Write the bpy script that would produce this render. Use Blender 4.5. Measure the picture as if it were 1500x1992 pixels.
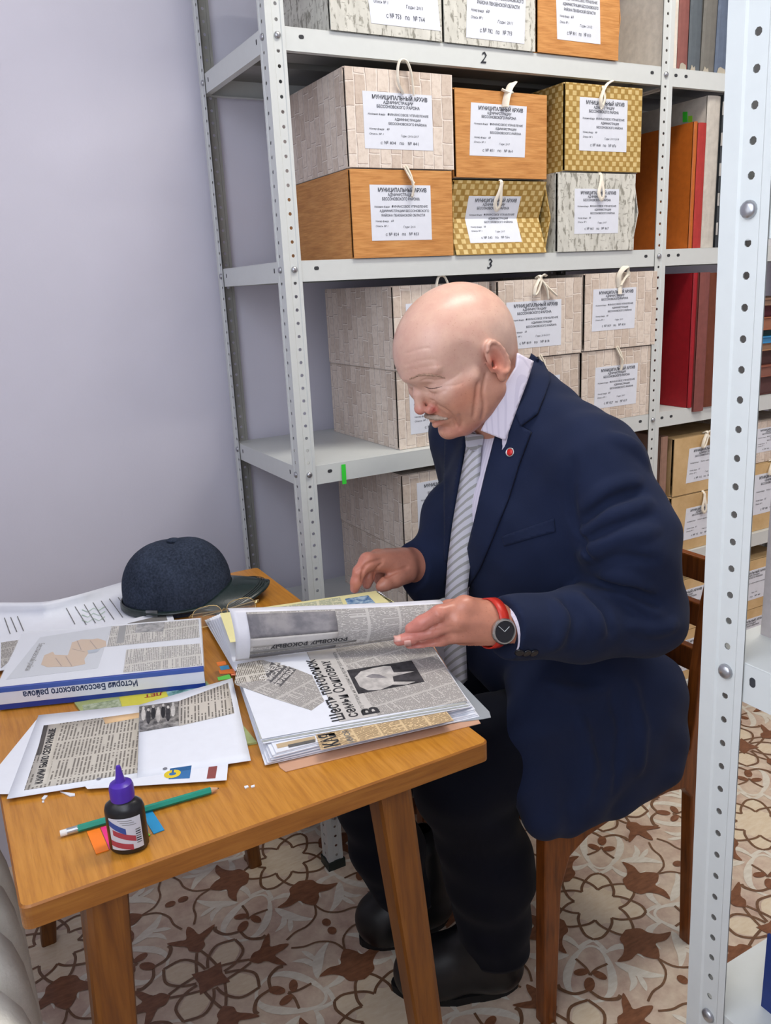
import bpy, bmesh, math, random
import numpy as np
from mathutils import Vector, Matrix
from mathutils.bvhtree import BVHTree

for _o in list(bpy.data.objects):
    bpy.data.objects.remove(_o)
random.seed(7)
SC = bpy.context.scene
COL = SC.collection
PI = math.pi

# ------------------------------------------------------------------ camera
F_PX = 1617.26
CAM = np.array([-0.6253, -1.5215, 1.2984])
YAW, PITCH, ROLL = 0.4928, -0.2661, -0.0485
_f = np.array([math.sin(YAW)*math.cos(PITCH), math.cos(YAW)*math.cos(PITCH), math.sin(PITCH)])
_r = np.array([math.cos(YAW), -math.sin(YAW), 0.0])
_u = np.cross(_r, _f)
_r, _u = math.cos(ROLL)*_r + math.sin(ROLL)*_u, -math.sin(ROLL)*_r + math.cos(ROLL)*_u
cd = bpy.data.cameras.new('camera')
cd.sensor_fit = 'VERTICAL'
cd.sensor_height = 36.0
cd.lens = F_PX/1992.0*36.0
cd.clip_start = 0.02
cam = bpy.data.objects.new('camera', cd)
COL.objects.link(cam)
cam.matrix_world = Matrix(((_r[0], _u[0], -_f[0], CAM[0]), (_r[1], _u[1], -_f[1], CAM[1]),
                           (_r[2], _u[2], -_f[2], CAM[2]), (0, 0, 0, 1)))
SC.camera = cam

# ------------------------------------------------------------------ world, lights, exposure
SC.view_settings.view_transform = 'Standard'
SC.view_settings.look = 'None'
SC.view_settings.gamma = 1.0
SC.view_settings.use_curve_mapping = False
SC.view_settings.exposure = -0.32
w = bpy.data.worlds.new('world')
SC.world = w
w.use_nodes = True
w.node_tree.nodes['Background'].inputs[0].default_value = (0.93, 0.96, 1.0, 1)
w.node_tree.nodes['Background'].inputs[1].default_value = 0.5


def area(name, loc, size, power, color, target):
    ld = bpy.data.lights.new(name, 'AREA')
    ld.shape = 'RECTANGLE'
    ld.size, ld.size_y = size
    ld.energy = power
    ld.color = color
    o = bpy.data.objects.new(name, ld)
    COL.objects.link(o)
    o.location = loc
    o.rotation_euler = (Vector(target)-Vector(loc)).to_track_quat('-Z', 'Y').to_euler()
    return o


# two tubular ceiling lamps over the aisles, a window in the left wall (all outside the frame)
area('ceiling_lamp_light', (0.55, -0.75, 2.80), (1.2, 0.35), 27, (1.0, 0.95, 0.87), (0.55, -0.75, 0))
area('ceiling_lamp_light', (1.60, -2.1, 2.80), (1.2, 0.35), 27, (1.0, 0.95, 0.87), (1.6, -2.1, 0))
area('window_light', (-0.88, -1.35, 1.65), (1.3, 1.3), 17, (0.80, 0.87, 1.0), (0.8, -0.7, 1.15))

# ------------------------------------------------------------------ picture <-> place helpers


def ray(x, y):
    return _f + _r*((x-750)/F_PX) + _u*((996-y)/F_PX)


def atz(x, y, z):
    d = ray(x, y)
    return CAM + d*((z-CAM[2])/d[2])


def aty(x, y, Y):
    d = ray(x, y)
    return CAM + d*((Y-CAM[1])/d[1])


def atx(x, y, X):
    d = ray(x, y)
    return CAM + d*((X-CAM[0])/d[0])


# ------------------------------------------------------------------ materials


def lin(c):
    def g(v):
        v /= 255.0
        return v/12.92 if v <= 0.04045 else ((v+0.055)/1.055)**2.4
    return (g(c[0]), g(c[1]), g(c[2]), 1.0)


class NT:
    """tiny node-tree builder"""
    def __init__(s, name, rough=0.6, metallic=0.0, spec=0.5):
        s.m = bpy.data.materials.new(name)
        s.m.use_nodes = True
        s.t = s.m.node_tree
        s.b = s.t.nodes['Principled BSDF']
        s.b.inputs['Roughness'].default_value = rough
        s.b.inputs['Metallic'].default_value = metallic
        s.b.inputs['Specular IOR Level'].default_value = spec

    def n(s, typ, **kw):
        nd = s.t.nodes.new(typ)
        for k, v in kw.items():
            if k.startswith('i_'):
                nd.inputs[k[2:].replace('_', ' ')].default_value = v
            else:
                setattr(nd, k, v)
        return nd

    def l(s, a, b):
        s.t.links.new(a, b)

    def uv(s, scale=(1, 1, 1), rot=(0, 0, 0), loc=(0, 0, 0), src='UV'):
        tc = s.n('ShaderNodeTexCoord')
        mp = s.n('ShaderNodeMapping')
        mp.inputs['Scale'].default_value = scale
        mp.inputs['Rotation'].default_value = rot
        mp.inputs['Location'].default_value = loc
        s.l(tc.outputs[src], mp.inputs[0])
        return mp.outputs[0]

    def noise(s, vec, scale, detail=3, rough=0.55):
        nd = s.n('ShaderNodeTexNoise')
        nd.inputs['Scale'].default_value = scale
        nd.inputs['Detail'].default_value = detail
        nd.inputs['Roughness'].default_value = rough
        s.l(vec, nd.inputs['Vector'])
        return nd.outputs['Fac']

    def ramp(s, fac, stops, interp='LINEAR'):
        nd = s.n('ShaderNodeValToRGB')
        nd.color_ramp.interpolation = interp
        el = nd.color_ramp.elements
        while len(el) < len(stops):
            el.new(0.5)
        for e, (p, c) in zip(el, stops):
            e.position = p
            e.color = c
        s.l(fac, nd.inputs[0])
        return nd.outputs[0]

    def mix(s, fac, a, b, mode='MIX'):
        nd = s.n('ShaderNodeMixRGB', blend_type=mode)
        for i, v in enumerate((fac, a, b)):
            if hasattr(v, 'node'):
                s.l(v, nd.inputs[i])
            elif i == 0:
                nd.inputs[0].default_value = v
            else:
                nd.inputs[i].default_value = v
        return nd.outputs[0]

    def math(s, op, a, b=0.0, c=0.0):
        nd = s.n('ShaderNodeMath', operation=op)
        for i, v in enumerate((a, b, c)):
            if hasattr(v, 'node'):
                s.l(v, nd.inputs[i])
            else:
                nd.inputs[i].default_value = v
        return nd.outputs[0]

    def col(s, c):
        if hasattr(c, 'node'):
            s.l(c, s.b.inputs['Base Color'])
        else:
            s.b.inputs['Base Color'].default_value = c
        return s

    def bump(s, h, strength=0.3, dist=0.001):
        nd = s.n('ShaderNodeBump')
        nd.inputs['Strength'].default_value = strength
        nd.inputs['Distance'].default_value = dist
        s.l(h, nd.inputs['Height'])
        s.l(nd.outputs[0], s.b.inputs['Normal'])
        return s


MATS = {}


def plain(name, c, rough=0.6, metallic=0.0, spec=0.5, var=0.06, bump=0.0, nscale=60):
    """one colour with slight procedural mottling"""
    if name in MATS:
        return MATS[name]
    k = NT(name, rough, metallic, spec)
    L = lin(c)
    v = k.uv(src='Object')
    f = k.noise(v, nscale, 4)
    d = tuple(max(0, x*(1-var)) for x in L[:3])+(1,)
    e = tuple(min(1, x*(1+var)) for x in L[:3])+(1,)
    k.col(k.ramp(f, [(0.3, d), (0.7, e)]))
    if bump:
        k.bump(k.noise(v, nscale*4, 3), bump)
    MATS[name] = k.m
    return k.m


# ------------------------------------------------------------------ objects


def tag(o, label=None, cat=None, group=None, kind=None):
    if label:
        o['label'] = label
    if cat:
        o['category'] = cat
    if group:
        o['group'] = group
    if kind:
        o['kind'] = kind
    return o


def thing(name, label, cat, loc=(0, 0, 0), rot=(0, 0, 0), group=None):
    o = bpy.data.objects.new(name, None)
    o.empty_display_size = 0.02
    COL.objects.link(o)
    o.location = loc
    o.rotation_euler = rot
    return tag(o, label, cat, group)


def wmat(o):
    m = Matrix.LocRotScale(o.location, o.rotation_euler, o.scale)
    return wmat(o.parent) @ m if o.parent else m


def meshdata(name, verts, faces, uv='auto', smooth=False, matidx=None):
    me = bpy.data.meshes.new(name)
    me.from_pydata([tuple(map(float, v)) for v in verts], [], [tuple(int(i) for i in f) for f in faces])
    me.update()
    ul = me.uv_layers.new(name='uv')
    if uv is None or isinstance(uv, str):
        nl = len(me.loops)
        co = np.empty(len(me.vertices)*3, dtype=np.float32)
        me.vertices.foreach_get('co', co)
        co = co.reshape(-1, 3)
        li = np.empty(nl, dtype=np.int32)
        me.loops.foreach_get('vertex_index', li)
        nrm = np.empty(len(me.polygons)*3, dtype=np.float32)
        me.polygons.foreach_get('normal', nrm)
        nrm = np.abs(nrm.reshape(-1, 3))
        tot = np.empty(len(me.polygons), dtype=np.int32)
        me.polygons.foreach_get('loop_total', tot)
        ax = np.repeat(nrm.argmax(1), tot)
        p = co[li]
        U = np.where(ax == 0, p[:, 1], p[:, 0])
        V = np.where(ax == 2, p[:, 1], p[:, 2])
        ul.data.foreach_set('uv', np.stack([U, V], 1).astype(np.float32).ravel())
    else:
        li = np.empty(len(me.loops), dtype=np.int32)
        me.loops.foreach_get('vertex_index', li)
        a = np.array(uv, dtype=np.float32)[li]
        ul.data.foreach_set('uv', a.ravel())
    if smooth:
        me.polygons.foreach_set('use_smooth', [True]*len(me.polygons))
    if matidx is not None:
        me.polygons.foreach_set('material_index', list(matidx))
    me.update()
    return me


def mk(name, verts, faces, mat, parent=None, world=False, smooth=False, uv='auto', matidx=None):
    """one mesh object; world=True: vertices are world coordinates even under a parent"""
    V = np.array([tuple(v) for v in verts], dtype=float)
    if world and parent is not None:
        M = np.array(wmat(parent).inverted())
        V = V @ M[:3, :3].T + M[:3, 3]
    me = meshdata(name, V, faces, uv, smooth, matidx)
    for m in (mat if isinstance(mat, (list, tuple)) else [mat]):
        me.materials.append(m)
    o = bpy.data.objects.new(name, me)
    COL.objects.link(o)
    if parent is not None:
        o.parent = parent
    return o


def link(name, me, parent=None, loc=(0, 0, 0), rot=(0, 0, 0)):
    o = bpy.data.objects.new(name, me)
    COL.objects.link(o)
    o.location = loc
    o.rotation_euler = rot
    if parent is not None:
        o.parent = parent
    return o


def copy_tree(o, parent=None):
    c = o.copy()
    COL.objects.link(c)
    c.parent = parent
    for ch in o.children:
        copy_tree(ch, c)
    return c


class MB:
    """mesh collector"""
    def __init__(s):
        s.v, s.f, s.mi = [], [], []
        s.cur = 0

    def add(s, verts, faces):
        b = len(s.v)
        s.v += [tuple(map(float, v)) for v in verts]
        for f in faces:
            s.f.append(tuple(i+b for i in f))
            s.mi.append(s.cur)
        return s

    def box(s, a, b, M=None):
        x0, y0, z0 = a
        x1, y1, z1 = b
        V = [(x0, y0, z0), (x1, y0, z0), (x1, y1, z0), (x0, y1, z0), (x0, y0, z1), (x1, y0, z1), (x1, y1, z1), (x0, y1, z1)]
        if M is not None:
            V = [M @ Vector(v) for v in V]
        return s.add(V, [(0, 3, 2, 1), (4, 5, 6, 7), (0, 1, 5, 4), (1, 2, 6, 5), (2, 3, 7, 6), (3, 0, 4, 7)])

    def bbox(s, a, b, r, M=None):
        """box with bevelled edges"""
        bm = bmesh.new()
        bmesh.ops.create_cube(bm, size=1)
        for v in bm.verts:
            for i in range(3):
                v.co[i] = (a[i]+b[i])/2 + v.co[i]*(b[i]-a[i])
        bmesh.ops.bevel(bm, geom=bm.edges[:], offset=r, segments=2, affect='EDGES', profile=0.6)
        bm.verts.ensure_lookup_table()
        V = [M @ v.co if M is not None else v.co for v in bm.verts]
        for i, v in enumerate(bm.verts):
            v.index = i
        s.add(V, [tuple(v.index for v in f.verts) for f in bm.faces])
        bm.free()
        return s

    def tube(s, pts, rad, n=8, cap=True, flat=1.0, up=(0, 0, 1)):
        """tube along a polyline, radius may vary; flat squeezes it along the second axis"""
        P = [Vector(p) for p in pts]
        R = rad if hasattr(rad, '__len__') else [rad]*len(P)
        V = []
        prev = None
        for i, p in enumerate(P):
            t = (P[min(i+1, len(P)-1)]-P[max(i-1, 0)])
            t = t.normalized() if t.length > 1e-9 else Vector((0, 0, 1))
            if prev is None:
                a = t.cross(Vector(up))
                if a.length < 1e-4:
                    a = t.cross(Vector((0.3, 1, 0.2)))
            else:
                a = prev - t*prev.dot(t)
            a.normalize()
            prev = a
            b = t.cross(a)
            for k in range(n):
                th = 2*PI*k/n
                V.append(p + a*(math.cos(th)*R[i]) + b*(math.sin(th)*R[i]*flat))
        F = []
        for i in range(len(P)-1):
            for k in range(n):
                F.append((i*n+k, i*n+(k+1) % n, (i+1)*n+(k+1) % n, (i+1)*n+k))
        if cap:
            F.append(tuple(range(n-1, -1, -1)))
            F.append(tuple((len(P)-1)*n+k for k in range(n)))
        return s.add(V, F)

    def lathe(s, prof, c=(0, 0, 0), n=24, cap=True, sx=1.0, sy=1.0):
        V, F = [], []
        for r, z in prof:
            for k in range(n):
                th = 2*PI*k/n
                V.append((c[0]+r*sx*math.cos(th), c[1]+r*sy*math.sin(th), c[2]+z))
        for i in range(len(prof)-1):
            for k in range(n):
                F.append((i*n+k, i*n+(k+1) % n, (i+1)*n+(k+1) % n, (i+1)*n+k))
        if cap:
            F.append(tuple(range(n-1, -1, -1)))
            F.append(tuple((len(prof)-1)*n+k for k in range(n)))
        return s.add(V, F)

    def prism(s, poly, d):
        """polygon (3-D points) pushed along the vector d"""
        n = len(poly)
        P = [Vector(p) for p in poly]
        d = Vector(d)
        return s.add(P+[p+d for p in P], [tuple(range(n-1, -1, -1)), tuple(range(n, 2*n))] +
                     [(i, (i+1) % n, n+(i+1) % n, n+i) for i in range(n)])

    def slab(s, pts, t):
        """sheet of thickness t standing up from a 3-D polygon in z"""
        return s.prism([(p[0], p[1], p[2]) for p in pts], (0, 0, t))

    def build(s, name, mat, parent=None, world=False, smooth=False, uv='auto'):
        multi = isinstance(mat, (list, tuple))
        return mk(name, s.v, s.f, mat, parent, world, smooth, uv, s.mi if multi else None)


def shade_by_angle(o, ang=35):
    me = o.data
    bm = bmesh.new()
    bm.from_mesh(me)
    bm.normal_update()
    for f in bm.faces:
        f.smooth = True
    for e in bm.edges:
        if len(e.link_faces) == 2 and e.calc_face_angle(0) > math.radians(ang):
            e.smooth = False
    bm.to_mesh(me)
    bm.free()
    return o


# ------------------------------------------------------------------ lettering
_TXT = {}


def text_geo(body, size, bold=0.0, align='LEFT', shear=0.0, xs=1.0):
    """flat text as (verts Nx2, faces), baseline at 0"""
    key = (body, size, bold, align, shear, xs)
    if key in _TXT:
        return _TXT[key]
    c = bpy.data.curves.new('lettering', 'FONT')
    c.body = body
    c.size = 1.0
    c.resolution_u = 1
    c.offset = bold
    c.align_x = align
    c.shear = shear
    o = bpy.data.objects.new('lettering', c)
    COL.objects.link(o)
    bpy.context.view_layer.update()
    me = bpy.data.meshes.new_from_object(o.evaluated_get(bpy.context.evaluated_depsgraph_get()))
    V = np.array([v.co[:2] for v in me.vertices]).reshape(-1, 2)*size
    V[:, 0] *= xs
    Fc = [tuple(p.vertices) for p in me.polygons]
    bpy.data.objects.remove(o)
    bpy.data.curves.remove(c)
    bpy.data.meshes.remove(me)
    _TXT[key] = (V, Fc)
    return V, Fc


def text_block(lines):
    """lines: (text, size, x, y, bold, align, shear, [fit width]) -> flat verts, faces"""
    VV, FF, b = [], [], 0
    for ln in lines:
        t, sz, x, y, bo, al, sh = ln[:7]
        V, Fc = text_geo(t, sz, bo, 'LEFT', sh)
        if len(V) == 0:
            continue
        V = V.copy()
        wd = V[:, 0].max()-V[:, 0].min()
        if len(ln) > 7 and ln[7]:
            V[:, 0] = (V[:, 0]-V[:, 0].min())*(ln[7]/wd)
            wd = ln[7]
        else:
            V[:, 0] -= V[:, 0].min()
        off = {'LEFT': 0, 'CENTER': -wd/2, 'RIGHT': -wd}[al]
        VV.append(V + np.array([x+off, y]))
        FF += [tuple(i+b for i in f) for f in Fc]
        b += len(V)
    return np.concatenate(VV), FF


def resample(pts, n):
    """smooth curve through points, n samples"""
    P = [Vector(p) for p in pts]
    out = []
    m = len(P)-1
    for i in range(n):
        t = i/(n-1)*m
        k = min(int(t), m-1)
        f = t-k
        a, b, c, d = P[max(k-1, 0)], P[k], P[k+1], P[min(k+2, m)]
        out.append(0.5*((2*b)+(c-a)*f+(2*a-5*b+4*c-d)*f*f+(3*b-a-3*c+d)*f**3))
    return out
# ================================================================== the setting
WALL_Y = 0.425


def wall_material():
    k = NT('painted_wall', 0.85, 0, 0.2)
    v = k.uv(src='Object')
    k.col(k.ramp(k.noise(v, 3, 4), [(0.3, lin((212, 211, 224))), (0.7, lin((218, 217, 231)))]))
    k.bump(k.noise(v, 220, 3), 0.12, 0.001)
    return k.m


M_WALL = wall_material()
M_CEIL = plain('white_ceiling_paint', (236, 236, 234), 0.9, var=0.02)


def floor_material():
    k = NT('marbled_linoleum', 0.32, 0, 0.4)
    v = k.uv(src='Object')
    a = k.noise(v, 9, 6, 0.65)
    b = k.noise(v, 34, 4, 0.6)
    c = k.ramp(a, [(0.30, lin((186, 154, 142))), (0.47, lin((216, 193, 174))), (0.60, lin((230, 214, 192))), (0.75, lin((212, 192, 180)))])
    k.col(k.mix(0.35, c, k.ramp(b, [(0.35, lin((180, 147, 128))), (0.65, lin((232, 215, 194)))])))
    return k.m


M_FLOOR = floor_material()


def slabs(name, a, b, m):
    o = MB().box(a, b).build(name, m)
    return tag(o, kind='structure')


RX0, RX1, RY0, RZ = -0.95, 3.3, -3.2, 2.95
FLOOR = slabs('floor', (RX0-.1, RY0-.1, -0.08), (RX1+.1, WALL_Y+.1, 0), M_FLOOR)
slabs('ceiling', (RX0-.1, RY0-.1, RZ), (RX1+.1, WALL_Y+.1, RZ+.08), M_CEIL)
slabs('wall_back', (RX0-.1, WALL_Y, 0), (RX1+.1, WALL_Y+.1, RZ), M_WALL)
slabs('wall_right', (RX1, RY0, 0), (RX1+.1, WALL_Y, RZ), M_WALL)
slabs('wall_front', (RX0-.1, RY0-.1, 0), (RX1+.1, RY0, RZ), M_WALL)
# left wall with the window opening that lets the daylight in
WY0, WY1, WZ0, WZ1 = -2.05, -0.65, 0.95, 2.35
lw = MB()
lw.box((RX0-.1, RY0, 0), (RX0, WALL_Y, WZ0)).box((RX0-.1, RY0, WZ1), (RX0, WALL_Y, RZ))
lw.box((RX0-.1, RY0, WZ0), (RX0, WY0, WZ1)).box((RX0-.1, WY1, WZ0), (RX0, WALL_Y, WZ1))
tag(lw.build('wall_left', M_WALL), kind='structure')
M_FRAME = plain('white_window_frame', (235, 236, 238), 0.4, var=0.02)
wn = thing('window_1', None, None, (RX0-.05, (WY0+WY1)/2, WZ0))
wn['kind'] = 'structure'
fr = MB()
for a, b in (((0, WY0, WZ0), (0, WY1, WZ0+.06)), ((0, WY0, WZ1-.06), (0, WY1, WZ1)), ((0, WY0, WZ0+.06), (0, WY0+.06, WZ1-.06)),
             ((0, WY1-.06, WZ0+.06), (0, WY1, WZ1-.06)), ((0, -1.38, WZ0+.06), (0, -1.32, WZ1-.06))):
    fr.box((RX0-.07, a[1], a[2]), (RX0-.02, b[1], b[2]))
fr.build('window_frame', M_FRAME, wn, world=True)
kp = NT('daylit_pane', 0.2)
kp.b.inputs['Emission Color'].default_value = (0.80, 0.88, 1.0, 1)
kp.b.inputs['Emission Strength'].default_value = 1.5
for y0, y1 in ((WY0+.06, -1.38), (-1.32, WY1-.06)):
    MB().box((RX0-.06, y0, WZ0+.06), (RX0-.05, y1, WZ1-.06)).build('pane', kp.m, wn, world=True)
# ceiling lamps (fixtures of the two ceiling lights)
kl = NT('lamp_diffuser', 0.5)
kl.b.inputs['Emission Color'].default_value = (1.0, 0.95, 0.87, 1)
kl.b.inputs['Emission Strength'].default_value = 4.0
for (x, y), which in (((0.55, -0.75), 'over the table'), ((1.6, -2.1), 'behind the near shelves')):
    t = thing('ceiling_lamp', 'long white ceiling lamp '+which, 'lamp', (x, y, RZ), group='ceiling lamps')
    MB().box((x-.63, y-.2, 2.87), (x+.63, y+.2, RZ)).build('housing', M_FRAME, t, world=True)
    MB().box((x-.6, y-.17, 2.85), (x+.6, y+.17, 2.87)).build('diffuser', kl.m, t, world=True)


# ------------------------------------------------------------------ printed pattern of the linoleum
def floor_print():
    CU, CV, OU, OV = 0.515, 0.495, -0.075, -0.404
    shapes = []   # (layer, polygon or strip) in cell units, one eighth or one quarter

    def cat(pts, n=18):
        return [(p[0], p[1]) for p in resample([(a[0], a[1], 0) for a in pts], n)]

    def pol(r, deg):
        return (r*math.cos(math.radians(deg)), r*math.sin(math.radians(deg)))

    def stroke(layer, pts, w0, w1=None, n=14):
        w1 = w0 if w1 is None else w1
        P = cat(pts, n)
        L, R = [], []
        for i, p in enumerate(P):
            a, b = P[max(i-1, 0)], P[min(i+1, n-1)]
            dx, dy = b[0]-a[0], b[1]-a[1]
            q = math.hypot(dx, dy) or 1
            wv = w0+(w1-w0)*i/(n-1)
            L.append((p[0]-dy/q*wv/2, p[1]+dx/q*wv/2))
            R.append((p[0]+dy/q*wv/2, p[1]-dx/q*wv/2))
        shapes.append((layer, 'strip', (L, R)))

    def fill(layer, pts, n=30):
        shapes.append((layer, 'poly', cat(list(pts)+[pts[0]], n)[:-1]))

    def leaf(layer, pts, wid, n=12):
        """tapered leaf along a curve, wid = max width"""
        P = cat(pts, n)
        L, R = [], []
        for i, p in enumerate(P):
            a, b = P[max(i-1, 0)], P[min(i+1, n-1)]
            dx, dy = b[0]-a[0], b[1]-a[1]
            q = math.hypot(dx, dy) or 1
            wv = wid*math.sin(PI*min(1, max(0, (i/(n-1))**0.8)))
            L.append((p[0]-dy/q*wv/2, p[1]+dx/q*wv/2))
            R.append((p[0]+dy/q*wv/2, p[1]-dx/q*wv/2))
        shapes.append((layer, 'strip', (L, R)))

    BW = 0.0115
    # rosette (two base petals: along the axis and along the diagonal; symmetry makes eight)
    for th in (0, 45):
        tip = pol(0.200, th)
        for sg in (1, -1):
            mid, end = pol(0.152, th+sg*21), pol(0.092, th+sg*45)
            stroke(2, [tip, pol(0.185, th+sg*10), mid, pol(0.120, th+sg*34), end], BW)
        fill(0, [tip, pol(0.183, th+11), pol(0.15, th+20), pol(0.11, th+1), pol(0.15, th-20), pol(0.183, th-11)])
    shapes.append((0, 'once', [pol(0.106 if k % 2 else 0.128, 22.5*k) for k in range(16)]))
    # brown three-lobed leaves on the axes of the rosette
    fill(3, [(0.172, 0), (0.195, 0.052), (0.232, 0.066), (0.262, 0.098), (0.278, 0.142), (0.298, 0.095), (0.290, 0.048),
             (0.318, 0.034), (0.352, 0), (0.318, -0.034), (0.290, -0.048), (0.298, -0.095), (0.278, -0.142), (0.262, -0.098),
             (0.232, -0.066), (0.195, -0.052)], 60)
    # ovals at the middle of the axes
    shapes.append((3, 'poly', [(0.472+0.023*math.cos(2*PI*k/14), 0.018*math.sin(2*PI*k/14)) for k in range(14)]))
    # medallion on the diagonal: pale ring, trefoil, scrolls
    ring_o, ring_i = [], []
    for k in range(28):
        a = 2*PI*k/28
        d, s = 0.142*math.cos(a), 0.098*math.sin(a)*(1+0.25*math.cos(a))
        thick = 0.012+0.022*(0.5-0.5*math.cos(2*a))
        d2, s2 = (0.142-0.012)*math.cos(a), (0.098-thick)*math.sin(a)*(1+0.25*math.cos(a))
        q = 0.7071
        ring_o.append((0.262+q*(d-s), 0.262+q*(d+s)))
        ring_i.append((0.262+q*(d2-s2), 0.262+q*(d2+s2)))
    shapes.append((1, 'strip', (ring_o+ring_o[:1], ring_i+ring_i[:1])))

    def dg(d, s):     # diagonal coordinates -> cell
        return (0.7071*(d-s), 0.7071*(d+s))
    for (d, s, a, r1, r2) in ((0.43, 0, 0, 0.034, 0.02), (0.378, 0.034, 65, 0.030, 0.017), (0.378, -0.034, -65, 0.030, 0.017)):
        pts = []
        for k in range(14):
            t = 2*PI*k/14
            x, y = r1*math.cos(t), r2*math.sin(t)
            c, sn = math.cos(math.radians(a)), math.sin(math.radians(a))
            pts.append(dg(d+x*c-y*sn, s+x*sn+y*c))
        shapes.append((3, 'poly', pts))
    for sg in (1, -1):
        stroke(2, [dg(0.385, 0), dg(0.35, sg*0.02), dg(0.315, sg*0.06)], BW*0.9)
        stroke(2, [dg(0.46, sg*0.005), dg(0.485, sg*0.05), dg(0.475, sg*0.1), dg(0.455, sg*0.115)], BW, BW*1.5)
        # white arabesque running from the medallion to the axis
        leaf(1, [dg(0.30, sg*0.085), dg(0.325, sg*0.15), dg(0.335, sg*0.21), dg(0.325, sg*0.285)], 0.042)
        leaf(1, [dg(0.33, sg*0.14), dg(0.38, sg*0.16), dg(0.43, sg*0.145)], 0.026)
        leaf(1, [dg(0.335, sg*0.17), dg(0.385, sg*0.195), dg(0.415, sg*0.205)], 0.022)
        leaf(1, [dg(0.255, sg*0.05), dg(0.215, sg*0.1), dg(0.22, sg*0.15), dg(0.26, sg*0.20)], 0.030)
        stroke(1, [dg(0.20, 0), dg(0.225, sg*0.028), dg(0.26, sg*0.055)], 0.016, 0.02)
    # star in the middle of the cell with its petals
    st = []
    for k in range(8):
        r = 0.083 if k % 2 else 0.047
        a = math.radians(45*k)
        st.append((0.5+r*math.cos(a), 0.5+r*math.sin(a)))
    shapes.append((3, 'once', st))

    def sc(r, deg):
        return (0.5+r*math.cos(math.radians(deg)), 0.5+r*math.sin(math.radians(deg)))
    for sg in (1, -1):
        stroke(2, [sc(0.205, 225), sc(0.17, 225+sg*20), sc(0.11, 225+sg*33), sc(0.055, 225+sg*40)], BW)
        stroke(2, [sc(0.16, 180+sg*3), sc(0.11, 180+sg*14), sc(0.06, 180+sg*44)], BW)
    fill(0, [sc(0.195, 225), sc(0.165, 240), sc(0.10, 252), sc(0.06, 225), sc(0.10, 198), sc(0.165, 210)])
    # leaf between star and rosette axis
    fill(3, [(0.345, 0.5), (0.318, 0.532), (0.288, 0.536), (0.258, 0.575), (0.226, 0.600), (0.238, 0.556), (0.246, 0.526),
             (0.205, 0.516), (0.178, 0.5), (0.205, 0.484), (0.246, 0.474), (0.238, 0.444), (0.226, 0.400), (0.258, 0.425), (0.288, 0.464), (0.318, 0.468)], 50)
    # thin stems
    for sg in (1, -1):
        stroke(2, [(0.35, 0), (0.41, sg*0.022), (0.447, sg*0.075), (0.453, sg*0.13), (0.475, sg*0.178)], BW*0.8)
    zs = (0.0003, 0.0006, 0.0011, 0.0016)
    rank, seen, dz = [], {}, [0.0]
    for lay, kind, g in shapes:
        rank.append(seen.get(lay, 0))
        seen[lay] = seen.get(lay, 0)+1
    mb = MB()
    nx0, nx1, ny0, ny1 = -2, 4, -2, 1
    turns = [(1, 0, 0, 1), (0, -1, 1, 0), (-1, 0, 0, -1), (0, 1, -1, 0)]
    for i in range(nx0, nx1+1):
        for j in range(ny0, ny1+1):
            for it, (a, b, c, d) in enumerate(turns):
                def T(p, lay):
                    x = OU+CU*(i+a*p[0]+b*p[1])
                    y = OV+CV*(j+c*p[0]+d*p[1])
                    return (x, min(y, WALL_Y-.001), zs[lay]+dz[0])
                for si, (lay, kind, g) in enumerate(shapes):
                    mb.cur = lay
                    dz[0] = rank[si]*1.6e-5+it*4e-6+((i+j) % 2)*2e-6
                    if kind == 'once':
                        if it:
                            continue
                        kind = 'poly'
                    if kind == 'poly':
                        V = [T(p, lay) for p in g]
                        if max(v[1] for v in V) >= WALL_Y-.002:
                            continue
                        mb.add(V, [tuple(range(len(V)))])
                    else:
                        L, R = g
                        V = [T(p, lay) for p in L]+[T(p, lay) for p in R]
                        if max(v[1] for v in V) >= WALL_Y-.002:
                            continue
                        n = len(L)
                        mb.add(V, [(q, q+1, n+q+1, n+q) for q in range(n-1)])
    return mb


def print_mat(name, c1, c2, sc=40):
    k = NT(name, 0.33, 0, 0.4)
    v = k.uv(src='Object', scale=(1, 3, 1))
    k.col(k.ramp(k.noise(v, sc, 4, 0.6), [(0.3, lin(c1)), (0.7, lin(c2))]))
    return k.m


PM = [print_mat('print_cream', (226, 206, 176), (238, 224, 200)), print_mat('print_ivory', (222, 214, 198), (238, 233, 220)),
      print_mat('print_brown_line', (112, 82, 62), (134, 100, 74)), print_mat('print_leaf_brown', (116, 76, 54), (148, 100, 72))]
fp = floor_print().build('printed_pattern', PM, FLOOR)
fp['kind'] = 'stuff'
# ================================================================== metal shelving
M_STEEL = plain('white_enamelled_steel', (208, 212, 210), 0.42, 0.0, 0.5, var=0.015)
M_GREY = plain('darker_grey_steel', (146, 146, 142), .55, 0, .4, .03)  # darker grey for post inner faces, shelf undersides and their channels
M_DARK = plain('dark_slot', (52, 54, 58), 0.8, var=0.1)
M_ZINC = plain('zinc_bolt', (176, 178, 182), 0.3, 0.85, var=0.1)
M_CAP = plain('dark_green_foot', (22, 36, 34), 0.5)
M_INK = plain('marker_ink', (30, 34, 44), 0.6)


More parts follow.
